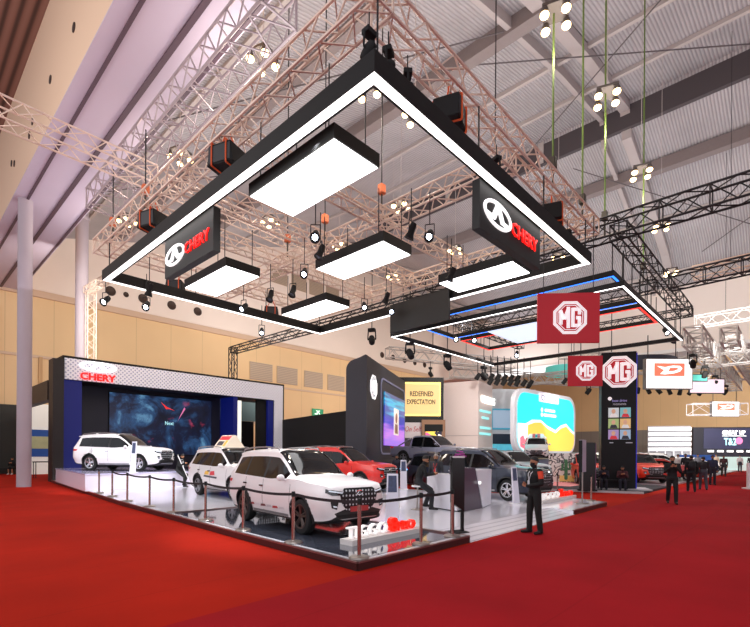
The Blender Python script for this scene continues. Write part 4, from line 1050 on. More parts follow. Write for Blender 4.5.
MB().box((18.1,34.1,0),(21.4,34.2,4.3)).box((19.9,31.3,0.14),(20.75,31.5,5.87)).build('dark_bay_wall', M['matte'], t)
MB().box((18.1,35.5,4.3),(22.5,35.6,6.2)).build('teal_grey_wall', mat('teal_grey', (70,92,96), .7), t)
MB().box((18.1,35.3,4.2),(22.5,35.45,4.4)).build('beige_ledge', mat('ledge_trim', (205,175,150), .6), t)
# the emblem and name on the fascia
n_ = thing('fascia_lettering', 'white emblem and red name on the portal fascia', 'sign', (8.75,30.86,6.48))
g = MB(); ringface(g, ngon(0,.28,1.0,.30,32), ngon(0,.28,.80,.20,32), -.08, 0)
g.prism([(-.5,.16),(-.12,.48),(.12,.48),(.5,.16),(.26,.16),(0,.38),(-.26,.16)], -.08, 0); g.build('emblem', M['wlet'], n_)
text('CHERY', 'red_name', M['red'], n_, 1.9, .42, (0,-.02,-.33), .06, .03)
# LED wall
gm = mat('nebula_screen', (20,30,50), .3); nt, b = nodes_of(gm)
tc = nt.nodes.new('ShaderNodeTexCoord'); nz = nt.nodes.new('ShaderNodeTexNoise'); nz.inputs['Scale'].default_value = .55; nz.inputs['Detail'].default_value = 9; nz.inputs['Roughness'].default_value = .65; nz.inputs['Distortion'].default_value = .5
nt.links.new(tc.outputs['Object'], nz.inputs['Vector'])
r1 = ramp(nt, [(.32,(6,8,20)),(.48,(18,28,58)),(.58,(44,84,130)),(.66,(110,165,205)),(.74,(30,44,84))]); nt.links.new(nz.outputs['Fac'], r1.inputs[0])
mp = nt.nodes.new('ShaderNodeMapping'); mp.inputs['Location'].default_value = (5.3,0,2.2); nt.links.new(tc.outputs['Object'], mp.inputs[0])
nz2 = nt.nodes.new('ShaderNodeTexNoise'); nz2.inputs['Scale'].default_value = .8; nz2.inputs['Detail'].default_value = 7; nz2.inputs['Distortion'].default_value = .4; nt.links.new(mp.outputs[0], nz2.inputs['Vector'])
r2 = ramp(nt, [(.63,(0,0,0)),(.70,(150,30,50)),(.80,(255,90,80))]); nt.links.new(nz2.outputs['Fac'], r2.inputs[0])
ad = nt.nodes.new('ShaderNodeMix'); ad.data_type = 'RGBA'; ad.blend_type = 'ADD'; ad.inputs[0].default_value = 1; nt.links.new(r1.outputs[0], ad.inputs[6]); nt.links.new(r2.outputs[0], ad.inputs[7])
nt.links.new(ad.outputs[2], b.inputs['Emission Color']); b.inputs['Emission Strength'].default_value = .75; b.inputs['Base Color'].default_value = (.01,.01,.015,1)
t = thing('led_wall', 'large dark led wall with blue and red nebula inside the portal', 'screen', (13.5,33.0,1.45))
MB().box((-3.55,-.03,0),(3.55,.05,4.18)).build('housing', M['matte'], t); MB().box((-3.5,-.06,.05),(3.5,-.03,4.13)).build('picture', gm, t)
text('Next', 'screen_word', mat('pale_cyan_text', (170,230,235), .4, emit=1.), t, .6, .25, (.35,-.06,2.3), .006)
g = MB().prism([(-.25,3.75),(.15,3.45),(.75,3.2),(.35,3.3),(.1,3.28),(-.05,3.5)], -.068, -.061); g.build('red_shape', mat('red_glow', (230,50,50), .4, emit=.8), t)
g = MB().prism([(1.4,3.5),(1.5,3.4),(1.0,2.6),(.95,2.5)], -.068, -.061); g.build('pink_streak', mat('pink_glow', (220,120,170), .4, emit=.7), t)
# what stands behind the portal's open left side
t = thing('booth_backdrop', 'white and blue backdrop glimpsed left of the portal pier', 'backdrop', (6.7,41.5,0))
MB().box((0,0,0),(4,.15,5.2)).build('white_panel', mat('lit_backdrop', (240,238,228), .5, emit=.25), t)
MB().box((.1,-.05,1.3),(4,-.01,3.3)).build('blue_picture', mat('blue_poster', (40,80,150), .5, emit=.2), t)
MB().box((.3,-.08,1.9),(2.2,-.05,2.8)).build('landscape', mat('sand_poster', (170,170,130), .5, emit=.2, noise=.3, nscale=2), t)
t = thing('high_table', 'dark high table between the round columns left of the portal', 'table', (7.2,36.2,0))
MB().box((-.6,-.4,1.0),(.9,.4,1.06)).build('table_top', M['black'], t)
for sx in (-.55,.85):
    for sy in (-.35,.35): MB().tube((sx,sy,0),(sx,sy,1.0),.025,6).build('leg', M['rig'], t)
# ------------------------------------------------------------------ black low wall and the tall screen wall
t = thing('black_booth_wall', 'long plain black booth wall right of the portal', 'booth wall', (0,0,0))
a = Vector((22.3,31.2,0)); b_ = Vector((19.6,19.9,0)); d = (b_-a).normalized(); n = Vector((-d.y,d.x,0))*.2
MB().slab([(v.x,v.y) for v in (a+n,b_+n,b_-n,a-n)], 0, 4.35).build('panels', mat('flat_black_wall', (10,9,10), .85), t)
t = thing('screen_tower_wall', 'tall dark slab wall with rounded back edge, badge and colourful screen', 'booth wall', (17.22,16.73,0), R(27))
wl = 9.3; wh = 6.9; th = 1.15; rr_ = .55
prof = [(0,0),(th,0),(th,wh-.22-rr_)]+[(th-rr_+rr_*math.cos(a_), wh-.22-rr_+rr_*math.sin(a_)) for a_ in [R(15*k) for k in range(1,6)]]+[(.4,wh-.14),(.08,wh),(0,wh-.04)]
g = MB(); n = len(prof); vs = [(x, y, z) for x in (0, wl) for y, z in prof]
g.add(vs, [tuple(range(n)), tuple(range(2*n-1,n-1,-1))]+[(i,i+n,(i+1)%n+n,(i+1)%n) for i in range(n)])
g.build('slab', mat('slate_wall', (44,44,54), .55, noise=.08, nscale=.7), t)
mg_badge(t, 1.25, 5.35, .70, -.01, M['wlet'], mat('mg_grey', (120,130,150), .5))
def rrect(cx, cz, a, b_, r, k=5):
    o = []
    for (sx, sz, a0) in ((1,1,0),(-1,1,90),(-1,-1,180),(1,-1,270)):
        for q in range(k+1):
            an = R(a0+90*q/k); o.append((cx+sx*(a-r)+r*math.cos(an), cz+sz*(b_-r)+r*math.sin(an)))
    return o
g = MB(); ringface(g, rrect(5.9,3.9,3.2,2.25,.5), rrect(5.9,3.9,3.1,2.15,.45), -.05, -.0); g.build('light_outline', mat('grey_outline', (120,122,150), .5, emit=.15), t)
sm = mat('colour_screen', (40,60,120), .3); nt, b = nodes_of(sm)
tc = nt.nodes.new('ShaderNodeTexCoord'); sp = nt.nodes.new('ShaderNodeSeparateXYZ'); nt.links.new(tc.outputs['Object'], sp.inputs[0])
mr = nt.nodes.new('ShaderNodeMapRange'); mr.inputs[1].default_value = 2.2; mr.inputs[2].default_value = 5.4; nt.links.new(sp.outputs['Z'], mr.inputs[0])
nz = nt.nodes.new('ShaderNodeTexNoise'); nz.inputs['Scale'].default_value = 1; mp = nt.nodes.new('ShaderNodeMapping'); mp.inputs['Scale'].default_value = (.25,1,3); nt.links.new(tc.outputs['Object'], mp.inputs[0]); nt.links.new(mp.outputs[0], nz.inputs['Vector'])
sb = nt.nodes.new('ShaderNodeMath'); sb.operation = 'MULTIPLY_ADD'; sb.inputs[1].default_value = .7; sb.inputs[2].default_value = -.35; nt.links.new(nz.outputs['Fac'], sb.inputs[0])
ad2 = nt.nodes.new('ShaderNodeMath'); ad2.operation = 'ADD'; nt.links.new(sb.outputs[0], ad2.inputs[0]); nt.links.new(mr.outputs[0], ad2.inputs[1])
r = ramp(nt, [(0,(150,100,220)),(.25,(200,120,230)),(.45,(60,60,190)),(.65,(30,60,150)),(.82,(40,200,230)),(1,(40,60,110))]); nt.links.new(ad2.outputs[0], r.inputs[0])
nt.links.new(r.outputs[0], b.inputs['Emission Color']); b.inputs['Emission Strength'].default_value = 1.
t2 = thing('led_screen', 'bright purple and cyan screen on the tall dark slab wall', 'screen', (17.22,16.73,0), R(27))
MB().box((3.35,-.09,2.2),(8.75,-.02,5.4)).build('picture', sm, t2)
MB().box((5.6,-.11,2.9),(6.9,-.09,4.6)).build('poster', mat('poster_cream', (230,215,205), .5, emit=.6), t2)
g = MB().prism(ngon(6.2,4.0,.28,.35,12), -.12, -.11); g.prism([(5.8,3.0),(6.6,3.0),(6.5,3.6),(5.9,3.6)], -.12, -.11); g.build('poster_figure', mat('poster_brown', (150,110,95), .5, emit=.3), t2)
# yellow lightbox wall
t = thing('lightbox_sign', 'yellow lit sign reading redefined expectation in a black frame', 'sign', (29.6,23.3,0), R(-46))
MB().box((-1.4,-.1,0),(2.35,.3,7.9)).build('black_frame', M['black'], t)
MB().box((-1.2,-.14,4.75),(2.1,-.1,7.5)).build('lit_edge', mat('lit_yellow', (255,225,120), .5, emit=1.1), t)
MB().box((-1.1,-.17,4.9),(2.0,-.14,7.35)).build('lit_face', mat('lit_cream', (222,188,124), .5, emit=.55), t)
tm = mat('sign_brown_text', (58,40,24), .6)
text('REDEFINED', 'upper_line', tm, t, 1.9, .40, (.55,-.17,6.55), .01, .02); text('EXPECTATION', 'lower_line', tm, t, 2.3, .40, (.50,-.17,5.9), .01, .02)
t = thing('poster_panel', 'pale poster with red script below the yellow lit sign', 'poster', (27.6,22.6,0), R(-46))
MB().box((-.3,-.05,0),(1.5,.05,4.1)).build('panel', mat('poster_pale', (212,200,200), .6), t); text('On Self', 'script', mat('script_red', (190,60,70), .6), t, 1.3, .4, (.6,-.05,3.6), .01, shear=.2)
MB().box((-.2,-.08,1.2),(.5,-.05,2.9)).build('dark_picture', mat('poster_dark', (60,54,58), .6), t)
MB().box((.6,-.08,1.2),(1.3,-.05,2.9)).build('red_picture', mat('poster_redpic', (200,110,110), .6), t)
t = thing('picture_case', 'brown framed case with colourful picture beside the pale poster', 'display case', (28.9,20.9,0), R(-46))
MB().box((-.9,-.1,0),(.9,.3,4.3)).build('frame', mat('case_brown', (150,110,80), .6), t)
cm_ = mat('carnival_picture', (200,120,150), .5); nt, b = nodes_of(cm_); tc = nt.nodes.new('ShaderNodeTexCoord'); vo = nt.nodes.new('ShaderNodeTexVoronoi'); vo.inputs['Scale'].default_value = 3.2; nt.links.new(tc.outputs['Object'], vo.inputs['Vector'])
r = ramp(nt, [(0,(250,230,90)),(.3,(250,245,240)),(.5,(240,90,170)),(.7,(30,30,50)),(.9,(250,200,60))], 'CONSTANT'); sp = nt.nodes.new('ShaderNodeSeparateColor'); nt.links.new(vo.outputs['Color'], sp.inputs[0]); nt.links.new(sp.outputs[0], r.inputs[0]); nt.links.new(r.outputs[0], b.inputs['Base Color']); nt.links.new(r.outputs[0], b.inputs['Emission Color']); b.inputs['Emission Strength'].default_value = .5
MB().box((-.62,-.13,1.4),(.62,-.1,3.4)).build('picture', cm_, t); MB().box((-.7,-.12,3.4),(.7,-.1,3.95)).build('header', M['matte'], t)
# white tower with the teal lines
t = thing('white_booth_tower', 'plain white booth tower with teal lettering on its right face', 'booth', (33.56,19.75,0))
wtm = mat('tower_white', (238,222,216), .6, noise=.03)
a = (0,0); b_ = (-.86,3.41); c = (3.32,.55)
MB().slab([a, c, (c[0]+b_[0],c[1]+b_[1]), b_], 0, 7.75).build('tower_body', wtm, t)
MB().slab([(-.02,-.03),(-.06,.03),(-.92,3.4),(-.88,3.44)], 3.2, 3.24).build('panel_joint', mat('joint_grey', (190,176,174), .6), t)
ang = math.atan2(c[1], c[0])
fc = thing('tower_lettering', 'glowing white name and teal text lines on the white tower', 'sign', (33.56,19.72,0), ang)
text('WULING', 'glow_name', mat('glow_text', (255,255,250), .4, emit=2.2), fc, 3.2, .62, (2.1,-.05,6.3), .05, .03)
for k, (z, w_) in enumerate([(5.3,2.6),(4.75,1.6),(3.9,2.4),(3.4,2.6)]): MB().box((1.5-w_/2,-.06,z-.09),(1.5+w_/2,-.02,z+.09)).build('teal_line', mat('teal_lines', (150,235,235), .4, emit=.8), fc)
# pale backdrop right of the tower
t = thing('booth_backdrop', 'pale blue backdrop with framed screen between tower and curved screen', 'backdrop', (36.6,21.6,0), R(-40))
MB().box((.9,0,0),(5.5,.2,7.6)).build('wall_panel', mat('backdrop_pale', (214,220,226), .6), t)
MB().box((1.3,-.1,3.9),(3.3,-.02,5.8)).build('screen_frame', mat('teal_frame', (70,160,190), .5, emit=.3), t); MB().box((1.4,-.13,4.05),(3.1,-.1,5.65)).build('screen', mat('screen_grey_blue', (150,172,194), .4, emit=.45), t)
MB().box((1.0,-.25,2.6),(4,-.02,3.5)).build('canopy', mat('navy_canopy', (26,44,64), .5), t)
MB().box((1.,-.1,.4),(4,-.02,2.6)).build('teal_picture', mat('teal_picture', (90,190,215), .5, emit=.45, noise=.5, nscale=1.5), t)
MB().box((1.0,-.3,0),(1.3,-.26,3.6)).build('white_post', M['white'], t)
# curved screen
t = thing('curved_screen', 'huge rounded screen showing cyan sky over yellow dune', 'screen', (32.73,16.25,0), R(-4))
L_ = 10.6
MB().prism(rrect(L_/2,4.25,L_/2,2.6,1.4,8), -.1, .25).build('rim', mat('screen_rim', (226,226,232), .4, emit=.15), t)
MB().box((.8,.0,0),(L_-.8,.5,2.0)).build('plinth', mat('plinth_dark', (60,58,62), .6), t)
y = -.14; face = rrect(L_/2,4.25,L_/2-.42,2.28,1.1,8)
MB().prism(face, y, -.1).build('cyan_sky', mat('screen_cyan', (40,225,240), .4, emit=.9), t)
def below(poly, line):
    # keep the part of a convex polygon's area under a polyline given left to right
    xs = sorted(set([p[0] for p in line]+[p[0] for p in poly]))
    def ln(x):
        for (a, p), (b2, q) in zip(line, line[1:]):
            if a <= x <= b2: return p+(q-p)*(x-a)/(b2-a)
        return line[0][1] if x < line[0][0] else line[-1][1]
    def lo_hi(x):
        zs = []
        n = len(poly)
        for i in range(n):
            (a, p), (b2, q) = poly[i], poly[(i+1)%n]
            if abs(a-b2) > 1e-9 and min(a,b2)-1e-9 <= x <= max(a,b2)+1e-9: zs.append(p+(q-p)*(x-a)/(b2-a))
        return (min(zs), max(zs)) if zs else None
    top, bot = [], []
    for x in xs:
        r_ = lo_hi(x)
        if r_: bot.append((x, r_[0])); top.append((x, max(r_[0], min(r_[1], ln(x)))))
    return bot+top[::-1]
x0 = face and min(p[0] for p in face); x1 = max(p[0] for p in face)
MB().prism(below(face, [(x0,4.1),(1.6,4.1),(2.6,4.45),(4.0,4.5),(5.2,4.05),(6.6,3.75),(7.6,4.2),(8.6,4.4),(9.4,4.0),(x1,3.7)]), y-.02, y).build('white_surf', mat('screen_white', (240,248,246), .4, emit=.9), t)
dune = [p for p in face]
MB().prism(below([(max(p[0],1.9),p[1]) for p in rrect(L_/2+.3,4.25,L_/2-.72,2.28,1.0,8)], [(1.9,4.0),(3.0,4.25),(4.0,4.3),(5.2,3.8),(6.6,3.5),(7.6,3.95),(8.6,4.15),(9.4,3.75),(x1,3.45)]), y-.04, y-.02).build('yellow_dune', mat('screen_yellow', (250,200,84), .4, emit=.85), t)
MB().prism([(.75,2.3),(1.7,2.0),(1.7,2.5),(1.2,3.2),(.75,3.0)], y-.04, y-.02).build('pink_corner', mat('screen_pink', (240,120,140), .4, emit=.8), t)
MB().prism(rrect(5.4,6.35,1.7,.36,.1,2), y-.06, y).build('name_plate', mat('plate_white', (232,228,240), .4, emit=.7), t)
text('WULING', 'plate_name', mat('plate_text', (150,150,170), .5, emit=.3), t, 1.9, .36, (5.9,y-.06,6.35), .01)
g = MB(); ringface(g, ngon(4.3,6.35,.3,.26,16), ngon(4.3,6.35,.2,.16,16), y-.075, y-.06); g.build('plate_emblem', mat('plate_text', (150,150,170), .5, emit=.3), t)
for z, w_ in ((5.35,1.8),(4.95,2.2)): MB().prism(rrect(5.6,z,w_/2,.11,.08,2), y-.03, y).build('caption_bar', mat('screen_white', (240,248,246), .4, emit=.9), t)
for z in (5.35,4.95): MB().prism(ngon(4.2,z,.16,.17,10), y-.03, y).build('caption_icon', mat('screen_white', (240,248,246), .4, emit=.9), t)
# ------------------------------------------------------------------ dark stand and black tower
t = thing('dark_stand_floor', 'dark grey stand floor with pale edge beneath the black tower', 'stage', (0,0,0))
S = [(23.17,5.26),(21.7,8.9),(20.3,14),(20.5,19.5),(26,24),(29.2,20),(28.6,5.3)]
MB().slab(S, 0, .09).build('floor_slab', mat('dark_stand_carpet', (52,50,56), .85, noise=.1), t)
g = MB()
for a, b_ in zip(S[:3], S[1:4]):
    a = Vector((*a,0)); b_ = Vector((*b_,0)); d = (b_-a).normalized(); n = Vector((d.y,-d.x,0))*.05
    g.slab([(v.x,v.y) for v in (a-n,b_-n,b_+n,a+n)], 0, .10)
g.build('pale_edge', mat('edge_pale', (190,184,186), .5), t)
MB().box((24,8.8,.09),(28.2,12.5,.10)).build('pink_carpet', mat('pink_carpet', (232,150,150), .9), t)
ta = R(-65.4)
t = thing('black_tower', 'tall black tower with white octagon badge and six pictures', 'tower', (23.5,7.15,.09), ta)
MB().box((0,0,.0),(1.48,.85,6.52)).build('column', mat('tower_black', (10,10,13), .5, spec=.3, noise=.1), t)
MB().box((1.48,-.005,0),(1.52,.85,6.45)).build('blue_side', mat('tower_blue', (40,44,170), .5, emit=.4), t)
MB().box((-.5,-.35,0),(2.1,1.2,.06)).build('base_plate', mat('edge_pale', (190,184,186), .5), t)
mg_badge(t, .75, 5.58, .80, -.005, mgw, dkr)
MB().prism(ngon(.36,4.32,.09,.09,8), -.02, 0).build('small_badge', mgw, t)
text('best drive', 'small_heading', mat('heading_lilac', (150,140,200), .5, emit=.5), t, .62, .12, (.78,0,4.22), .006); text('moments', 'small_heading', mat('heading_grey', (170,170,180), .5, emit=.3), t, .55, .10, (.78,0,4.05), .006)
pcs = [(196,204,206),(120,180,186),(160,182,120),(214,178,120),(160,140,186),(150,176,200)]
for r_ in range(3):
    for c_ in range(2):
        i = r_*2+c_; x = .30+c_*.50; z = 3.42-r_*.52
        p_ = MB().box((x,-.02,z),(x+.45,0,z+.46)).build('portrait', mat('portrait_%d' % i, pcs[i], .5, emit=.45), t)
        g = MB().prism(ngon(x+.22,z+.29,.085,.11,12), -.032, -.02); g.build('portrait_face', mat('portrait_skin', (214,170,140), .5, emit=.3), p_)
        g = MB().prism([(x+.06,z+.01),(x+.40,z+.01),(x+.33,z+.17),(x+.12,z+.17)], -.03, -.02); g.build('portrait_shirt', mat('portrait_shirt%d' % (i%3), [(240,240,236),(220,60,70),(50,50,60)][i%3], .5, emit=.25), p_)
for k, w_ in ((.36,.16),(1.05,.28)): MB().box((k,-.015,2.20),(k+w_,0,2.24)).build('caption', mat('heading_grey', (170,170,180), .5, emit=.3), t)
t = thing('black_kiosk', 'black kiosk totem standing on the dark stand left of the black tower', 'kiosk', (21.95,7.3,.09), R(-60))
MB().box((-.3,-.12,.06),(.35,.12,2.2)).build('panel', mat('kiosk_black', (12,11,14), .3), t); MB().box((-.36,-.2,0),(.42,.2,.06)).build('base', M['matte'], t); MB().box((.35,-.1,.1),(.38,.1,2.15)).build('purple_edge', mat('kiosk_purple', (120,70,110), .4), t)
t = thing('graphic_wall', 'low white wall with black doodles and a green cactus', 'display wall', (27.3,10.5,.09), R(-66))
dm = mat('doodle_wall', (230,230,230), .6); nt, b = nodes_of(dm); tc = nt.nodes.new('ShaderNodeTexCoord'); nz = nt.nodes.new('ShaderNodeTexNoise'); nz.inputs['Scale'].default_value = 2.6; nz.inputs['Detail'].default_value = 3; nt.links.new(tc.outputs['Object'], nz.inputs['Vector'])
r = ramp(nt, [(0,(230,230,226)),(.5,(90,90,94)),(.57,(236,234,228)),(.63,(40,40,46))], 'CONSTANT'); nt.links.new(nz.outputs['Fac'], r.inputs[0]); nt.links.new(r.outputs[0], b.inputs['Base Color'])
MB().box((-.7,-.05,0),(.75,.1,1.7)).build('panel', dm, t)
cg = mat('cactus_green', (70,130,90), .6)
g = MB(); g.prism(rrect(.25,.75,.09,.6,.08,3), -.09, -.05); g.prism(rrect(.05,.9,.05,.2,.045,3), -.09, -.05); g.prism(rrect(.46,.95,.05,.22,.045,3), -.09, -.05); g.prism([(.02,.68),(.25,.68),(.25,.76),(.02,.76)], -.09, -.05); g.prism([(.25,.72),(.48,.72),(.48,.80),(.25,.80)], -.09, -.05); g.build('cactus', cg, t)
MB().box((-.1,-.07,.05),(.7,-.05,.4)).build('sand_patch', mat('sand_yellow', (240,220,130), .6), t)
# platform of the silver pickup with a blue light line
t = thing('pickup_platform', 'dark platform with blue light line under the silver pickup', 'platform', (21.0,15.3,.0), R(-90))
MB().box((-2.6,-1.4,.09),(2.6,1.4,1.05)).build('body', mat('platform_dark', (40,40,52), .5), t); MB().box((-2.62,-1.42,1.05),(2.62,1.42,1.12)).build('top', mat('platform_grey', (160,158,172), .3), t)
MB().box((-2.62,-1.43,.82),(2.62,-1.40,.90)).build('blue_line', mat('blue_line', (90,190,255), .4, emit=1.8), t); MB().box((2.60,-1.4,.82),(2.62,1.4,.90)).build('blue_line', mat('blue_line', (90,190,255), .4, emit=1.8), t)
t = thing('car_podium', 'high grey podium under the small car with a striped roof', 'platform', (32.0,14.1,.0), R(-130))
MB().lathe([(0,0),(1.9,0),(1.9,1.35),(1.8,1.4),(0,1.4)], 28).build('drum', mat('podium_grey', (120,130,150), .4), t); MB().lathe([(1.91,.5),(1.93,.5),(1.93,.8),(1.91,.8)], 28).build('band', mat('podium_teal', (120,200,215), .4, emit=.4), t)
# ------------------------------------------------------------------ far right booths
t = thing('striped_booth', 'far white booth of horizontal slats beyond the aisle', 'booth', (68.2,15.0,0), R(-62))
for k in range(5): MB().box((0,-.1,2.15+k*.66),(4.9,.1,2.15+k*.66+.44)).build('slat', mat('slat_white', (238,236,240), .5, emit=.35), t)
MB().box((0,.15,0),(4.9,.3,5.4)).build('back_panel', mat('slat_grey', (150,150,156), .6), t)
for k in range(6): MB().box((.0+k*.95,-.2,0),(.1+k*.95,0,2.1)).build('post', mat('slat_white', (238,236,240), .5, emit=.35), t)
t = thing('led_wall', 'wide dark led wall with glowing headline at the end of the aisle', 'screen', (71.5,10.6,0), R(-58))
MB().box((0,0,0),(9.5,.3,5.25)).build('housing', mat('housing_night', (26,26,40), .6), t); MB().box((1.2,-.05,2.5),(9.4,0,5.1)).build('picture', mat('night_picture', (44,46,74), .5, emit=.35, noise=.4, nscale=.6), t)
text('GREAT UP', 'headline', mat('glow_text', (255,255,250), .4, emit=2.2), t, 2.6, .55, (4.6,-.05,4.55), .02, .03); MB().box((3.3,-.07,4.08),(6.0,-.05,4.16)).build('underline', mat('screen_white', (240,248,246), .4, emit=.9), t)
text('T&2', 'second_line', mat('pale_cyan_text', (170,230,235), .4, emit=1.), t, 1.4, .95, (4.2,-.05,3.4), .02, .03); MB().prism(ngon(5.2,3.5,.42,.45,10), -.08, -.05).build('pink_ball', mat('pink_glow', (220,120,170), .4, emit=.7), t)
for k in range(7): MB().box((1.6+k*1.1,-.4,2.05),(2.2+k*1.1,-.1,2.3)).build('lamp_bar', M['wlet'], t)
t = thing('pale_booth', 'pale turquoise booth base beneath the far led wall', 'booth', (62,8.6,0), R(-60))
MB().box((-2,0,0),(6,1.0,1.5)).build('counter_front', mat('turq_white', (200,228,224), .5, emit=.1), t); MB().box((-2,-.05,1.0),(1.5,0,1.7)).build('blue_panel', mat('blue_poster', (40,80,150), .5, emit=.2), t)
t = thing('white_sign_board', 'small white board at the right edge of the aisle', 'sign', (31.0,1.75,0), R(-48))
MB().box((-.6,-.06,.06),(.6,.06,1.35)).build('board', M['white'], t); MB().box((-.7,-.25,0),(.7,.25,.06)).build('base', M['white'], t)
t = thing('hanging_ring', 'curved dark ring banner above the larger white lit sign', 'hanging sign', (37.5,9.2,7.5))
N = 20
g = MB(); vs = [(2.7*math.cos(R(150+180*i/N)), 2.7*math.sin(R(150+180*i/N)), z) for i in range(N+1) for z in (0,1.0)]; g.add(vs, [(2*i,2*i+2,2*i+3,2*i+1) for i in range(N)]); g.add([(x*.97,y_*.97,z) for x,y_,z in vs], [(2*i,2*i+1,2*i+3,2*i+2) for i in range(N)]); g.build('ring_band', mat('ring_navy', (44,50,66), .5), t)
MB().tube((0,-2.6,1.0),(0,-2.6,5.5),.03,5).build('hanger_cable', M['rig'], t); MB().tube((-2.5,.8,1.0),(-2.5,.8,5.5),.03,5).build('hanger_cable', M['rig'], t)
t = thing('hanging_ring', 'teal ring banner hanging beyond the curved screen', 'hanging sign', (44,16.5,9.2))
g = MB(); vs = [(1.9*math.cos(2*PI*i/N), 1.9*math.sin(2*PI*i/N), z) for i in range(N) for z in (0,.7)]; g.add(vs, [(2*i,(2*i+2)%(2*N),(2*i+3)%(2*N),2*i+1) for i in range(N)]); g.build('ring_band', mat('ring_teal', (90,200,190), .5, emit=.3), t)
MB().tube((1.9,0,.7),(1.9,0,4),.03,5).build('hanger_cable', M['rig'], t); MB().tube((-1.9,0,.7),(-1.9,0,4),.03,5).build('hanger_cable', M['rig'], t)

# ------------------------------------------------------------------ small hung things over the far booths
for lab, p, w_, h_, rgb, az in [('teal strip banner hanging right of the larger white lit sign',(36.6,5.6,6.6),2.2,.5,(80,185,170),-48),('pale pink tilted panel above the small white sign',(41.0,5.3,6.2),2.6,1.1,(236,214,226),-46),('white strip banner left of the smaller red sign',(36.0,11.5,6.9),2.6,.45,(225,228,230),-52)]:
    t = thing('hanging_banner', lab, 'hanging sign', p, R(az)); dk = mat('banner_dark', (40,42,50), .6)
    o = MB().box((-w_/2,-.05,0),(w_/2,.05,h_)).build('frame', dk, t); MB().box((-w_/2+.06,-.08,.06),(w_/2-.06,-.05,h_-.06)).build('face', mat('banner_%d_%d_%d' % rgb, rgb, .5, emit=.35), t)
    for s in (-.8,.8): MB().tube((w_/2*s,0,h_),(w_/2*s,0,8.6-p[2]),.02,5).build('hanger_cable', M['rig'], t)
cp = None
for k, (a, b_, n_, row) in enumerate([((37,9.5,6.4),(42,5.8,6.4),8,'right of the black tower'),((33,12.5,6.9),(35,10.2,6.9),5,'left of the black tower')]):
    for i in range(n_):
        p = Vector(a).lerp(Vector(b_), i/(n_-1)); lab = 'small dark can lamp over the far booths %s, %s from left' % (row, ORD[i])
        if cp is None:
            cp = thing('can_lamp', lab, 'stage lamp', p, .4, 'small can lamps over the far booths')
            o = MB().lathe([(0,.25),(.13,.24),(.15,-.2),(0,-.2)], 10).build('can', M['matte'], cp, smooth=True); o.rotation_euler = (R(35),.2,0)
            MB().tube((0,0,.2),(0,0,1.6),.025,5).build('hanger_rod', M['rig'], cp)
        else: dup(cp, p, .4+.9*i, lab)
    q = Vector(b_)+(Vector(b_)-Vector(a)).normalized()*.4; q0 = Vector(a)-(Vector(b_)-Vector(a)).normalized()*.4
    truss('thin pale lamp truss over the far booths '+row, q0+Vector((0,0,1.8)), q+Vector((0,0,1.8)), .4, M['palealu'], rc=.03)

t = thing('white_stand_floor', 'long pale stand floor along the left side of the far aisle', 'stage', (0,0,0))
MB().slab([(30.2,5.5),(80,5.2),(80,26),(38,24),(30.2,20.5)], 0, .08).build('floor_slab', mat('pale_stand_floor', (214,216,220), .3, noise=.05), t)
MB().box((30.2,5.44,0),(80,5.5,.085)).build('edge_strip', mat('edge_pale', (190,184,186), .5), t)

# ------------------------------------------------------------------ stage furniture
ST = [(5.72,20.0),(5.66,18.3),(5.46,16.2),(5.42,14.25),(5.34,12.4),(5.26,10.45),(5.16,8.6),(5.10,6.8),(5.08,5.08),(6.62,5.05),(7.70,5.10)]
LB = ['at the far end of the left edge, by the platform corner','second from the platform along the left edge','third from the platform along the left edge','fourth from the platform along the left edge','before the second white car, farther','before the second white car, nearer','before the rear wheel of the near white car','before the front wheel of the near white car','at the near corner of the stage','before the red letters on the stage','beside the black totem']
bron = mat('rose_steel', (176,150,140), .25, .9)
def stanchion(label, p, nxt, z=SZ, group='belt posts round the stage'):
    t = thing('belt_stanchion', label, 'stanchion', (p[0],p[1],z), 0, group)
    g = MB().lathe([(0,0),(.165,0),(.168,.015),(.15,.035),(.04,.045),(.035,.05)], 24); g.build('base', M['steel'], t, smooth=True)
    MB().lathe([(.03,.045),(.03,.84),(0,.84)], 16).build('post', bron, t, smooth=True)
    MB().lathe([(0,.84),(.036,.84),(.036,.92),(.03,.935),(0,.935)], 16).build('belt_head', M['black'], t, smooth=True)
    if nxt:
        d = Vector((nxt[0]-p[0], nxt[1]-p[1], 0)); N = 10; g = MB(); sag = .022*d.length
        pts = [d*(i/N)+Vector((0,0,.885-sag*4*(i/N)*(1-i/N))) for i in range(N+1)]
        n = Vector((-d.y,d.x,0)).normalized()*.003
        for a, b_ in zip(pts, pts[1:]):
            g.add([a+n+Vector((0,0,-.025)),b_+n+Vector((0,0,-.025)),b_+n+Vector((0,0,.025)),a+n+Vector((0,0,.025)),a-n+Vector((0,0,-.025)),b_-n+Vector((0,0,-.025)),b_-n+Vector((0,0,.025)),a-n+Vector((0,0,.025))],
                  [(0,1,2,3),(7,6,5,4),(0,4,5,1),(3,2,6,7)])
        g.build('belt', mat('belt_black', (22,20,26), .7), t)
    return t
for i, p in enumerate(ST): stanchion('belt stanchion '+LB[i], p, ST[i+1] if 0 < i+1 < len(ST) and i > 0 else None)
stanchion('lone belt stanchion behind the white and red letters', (16.87,5.45), None)
stanchion('lone belt stanchion on red carpet before the dark stand', (19.6,7.7), None, 0)
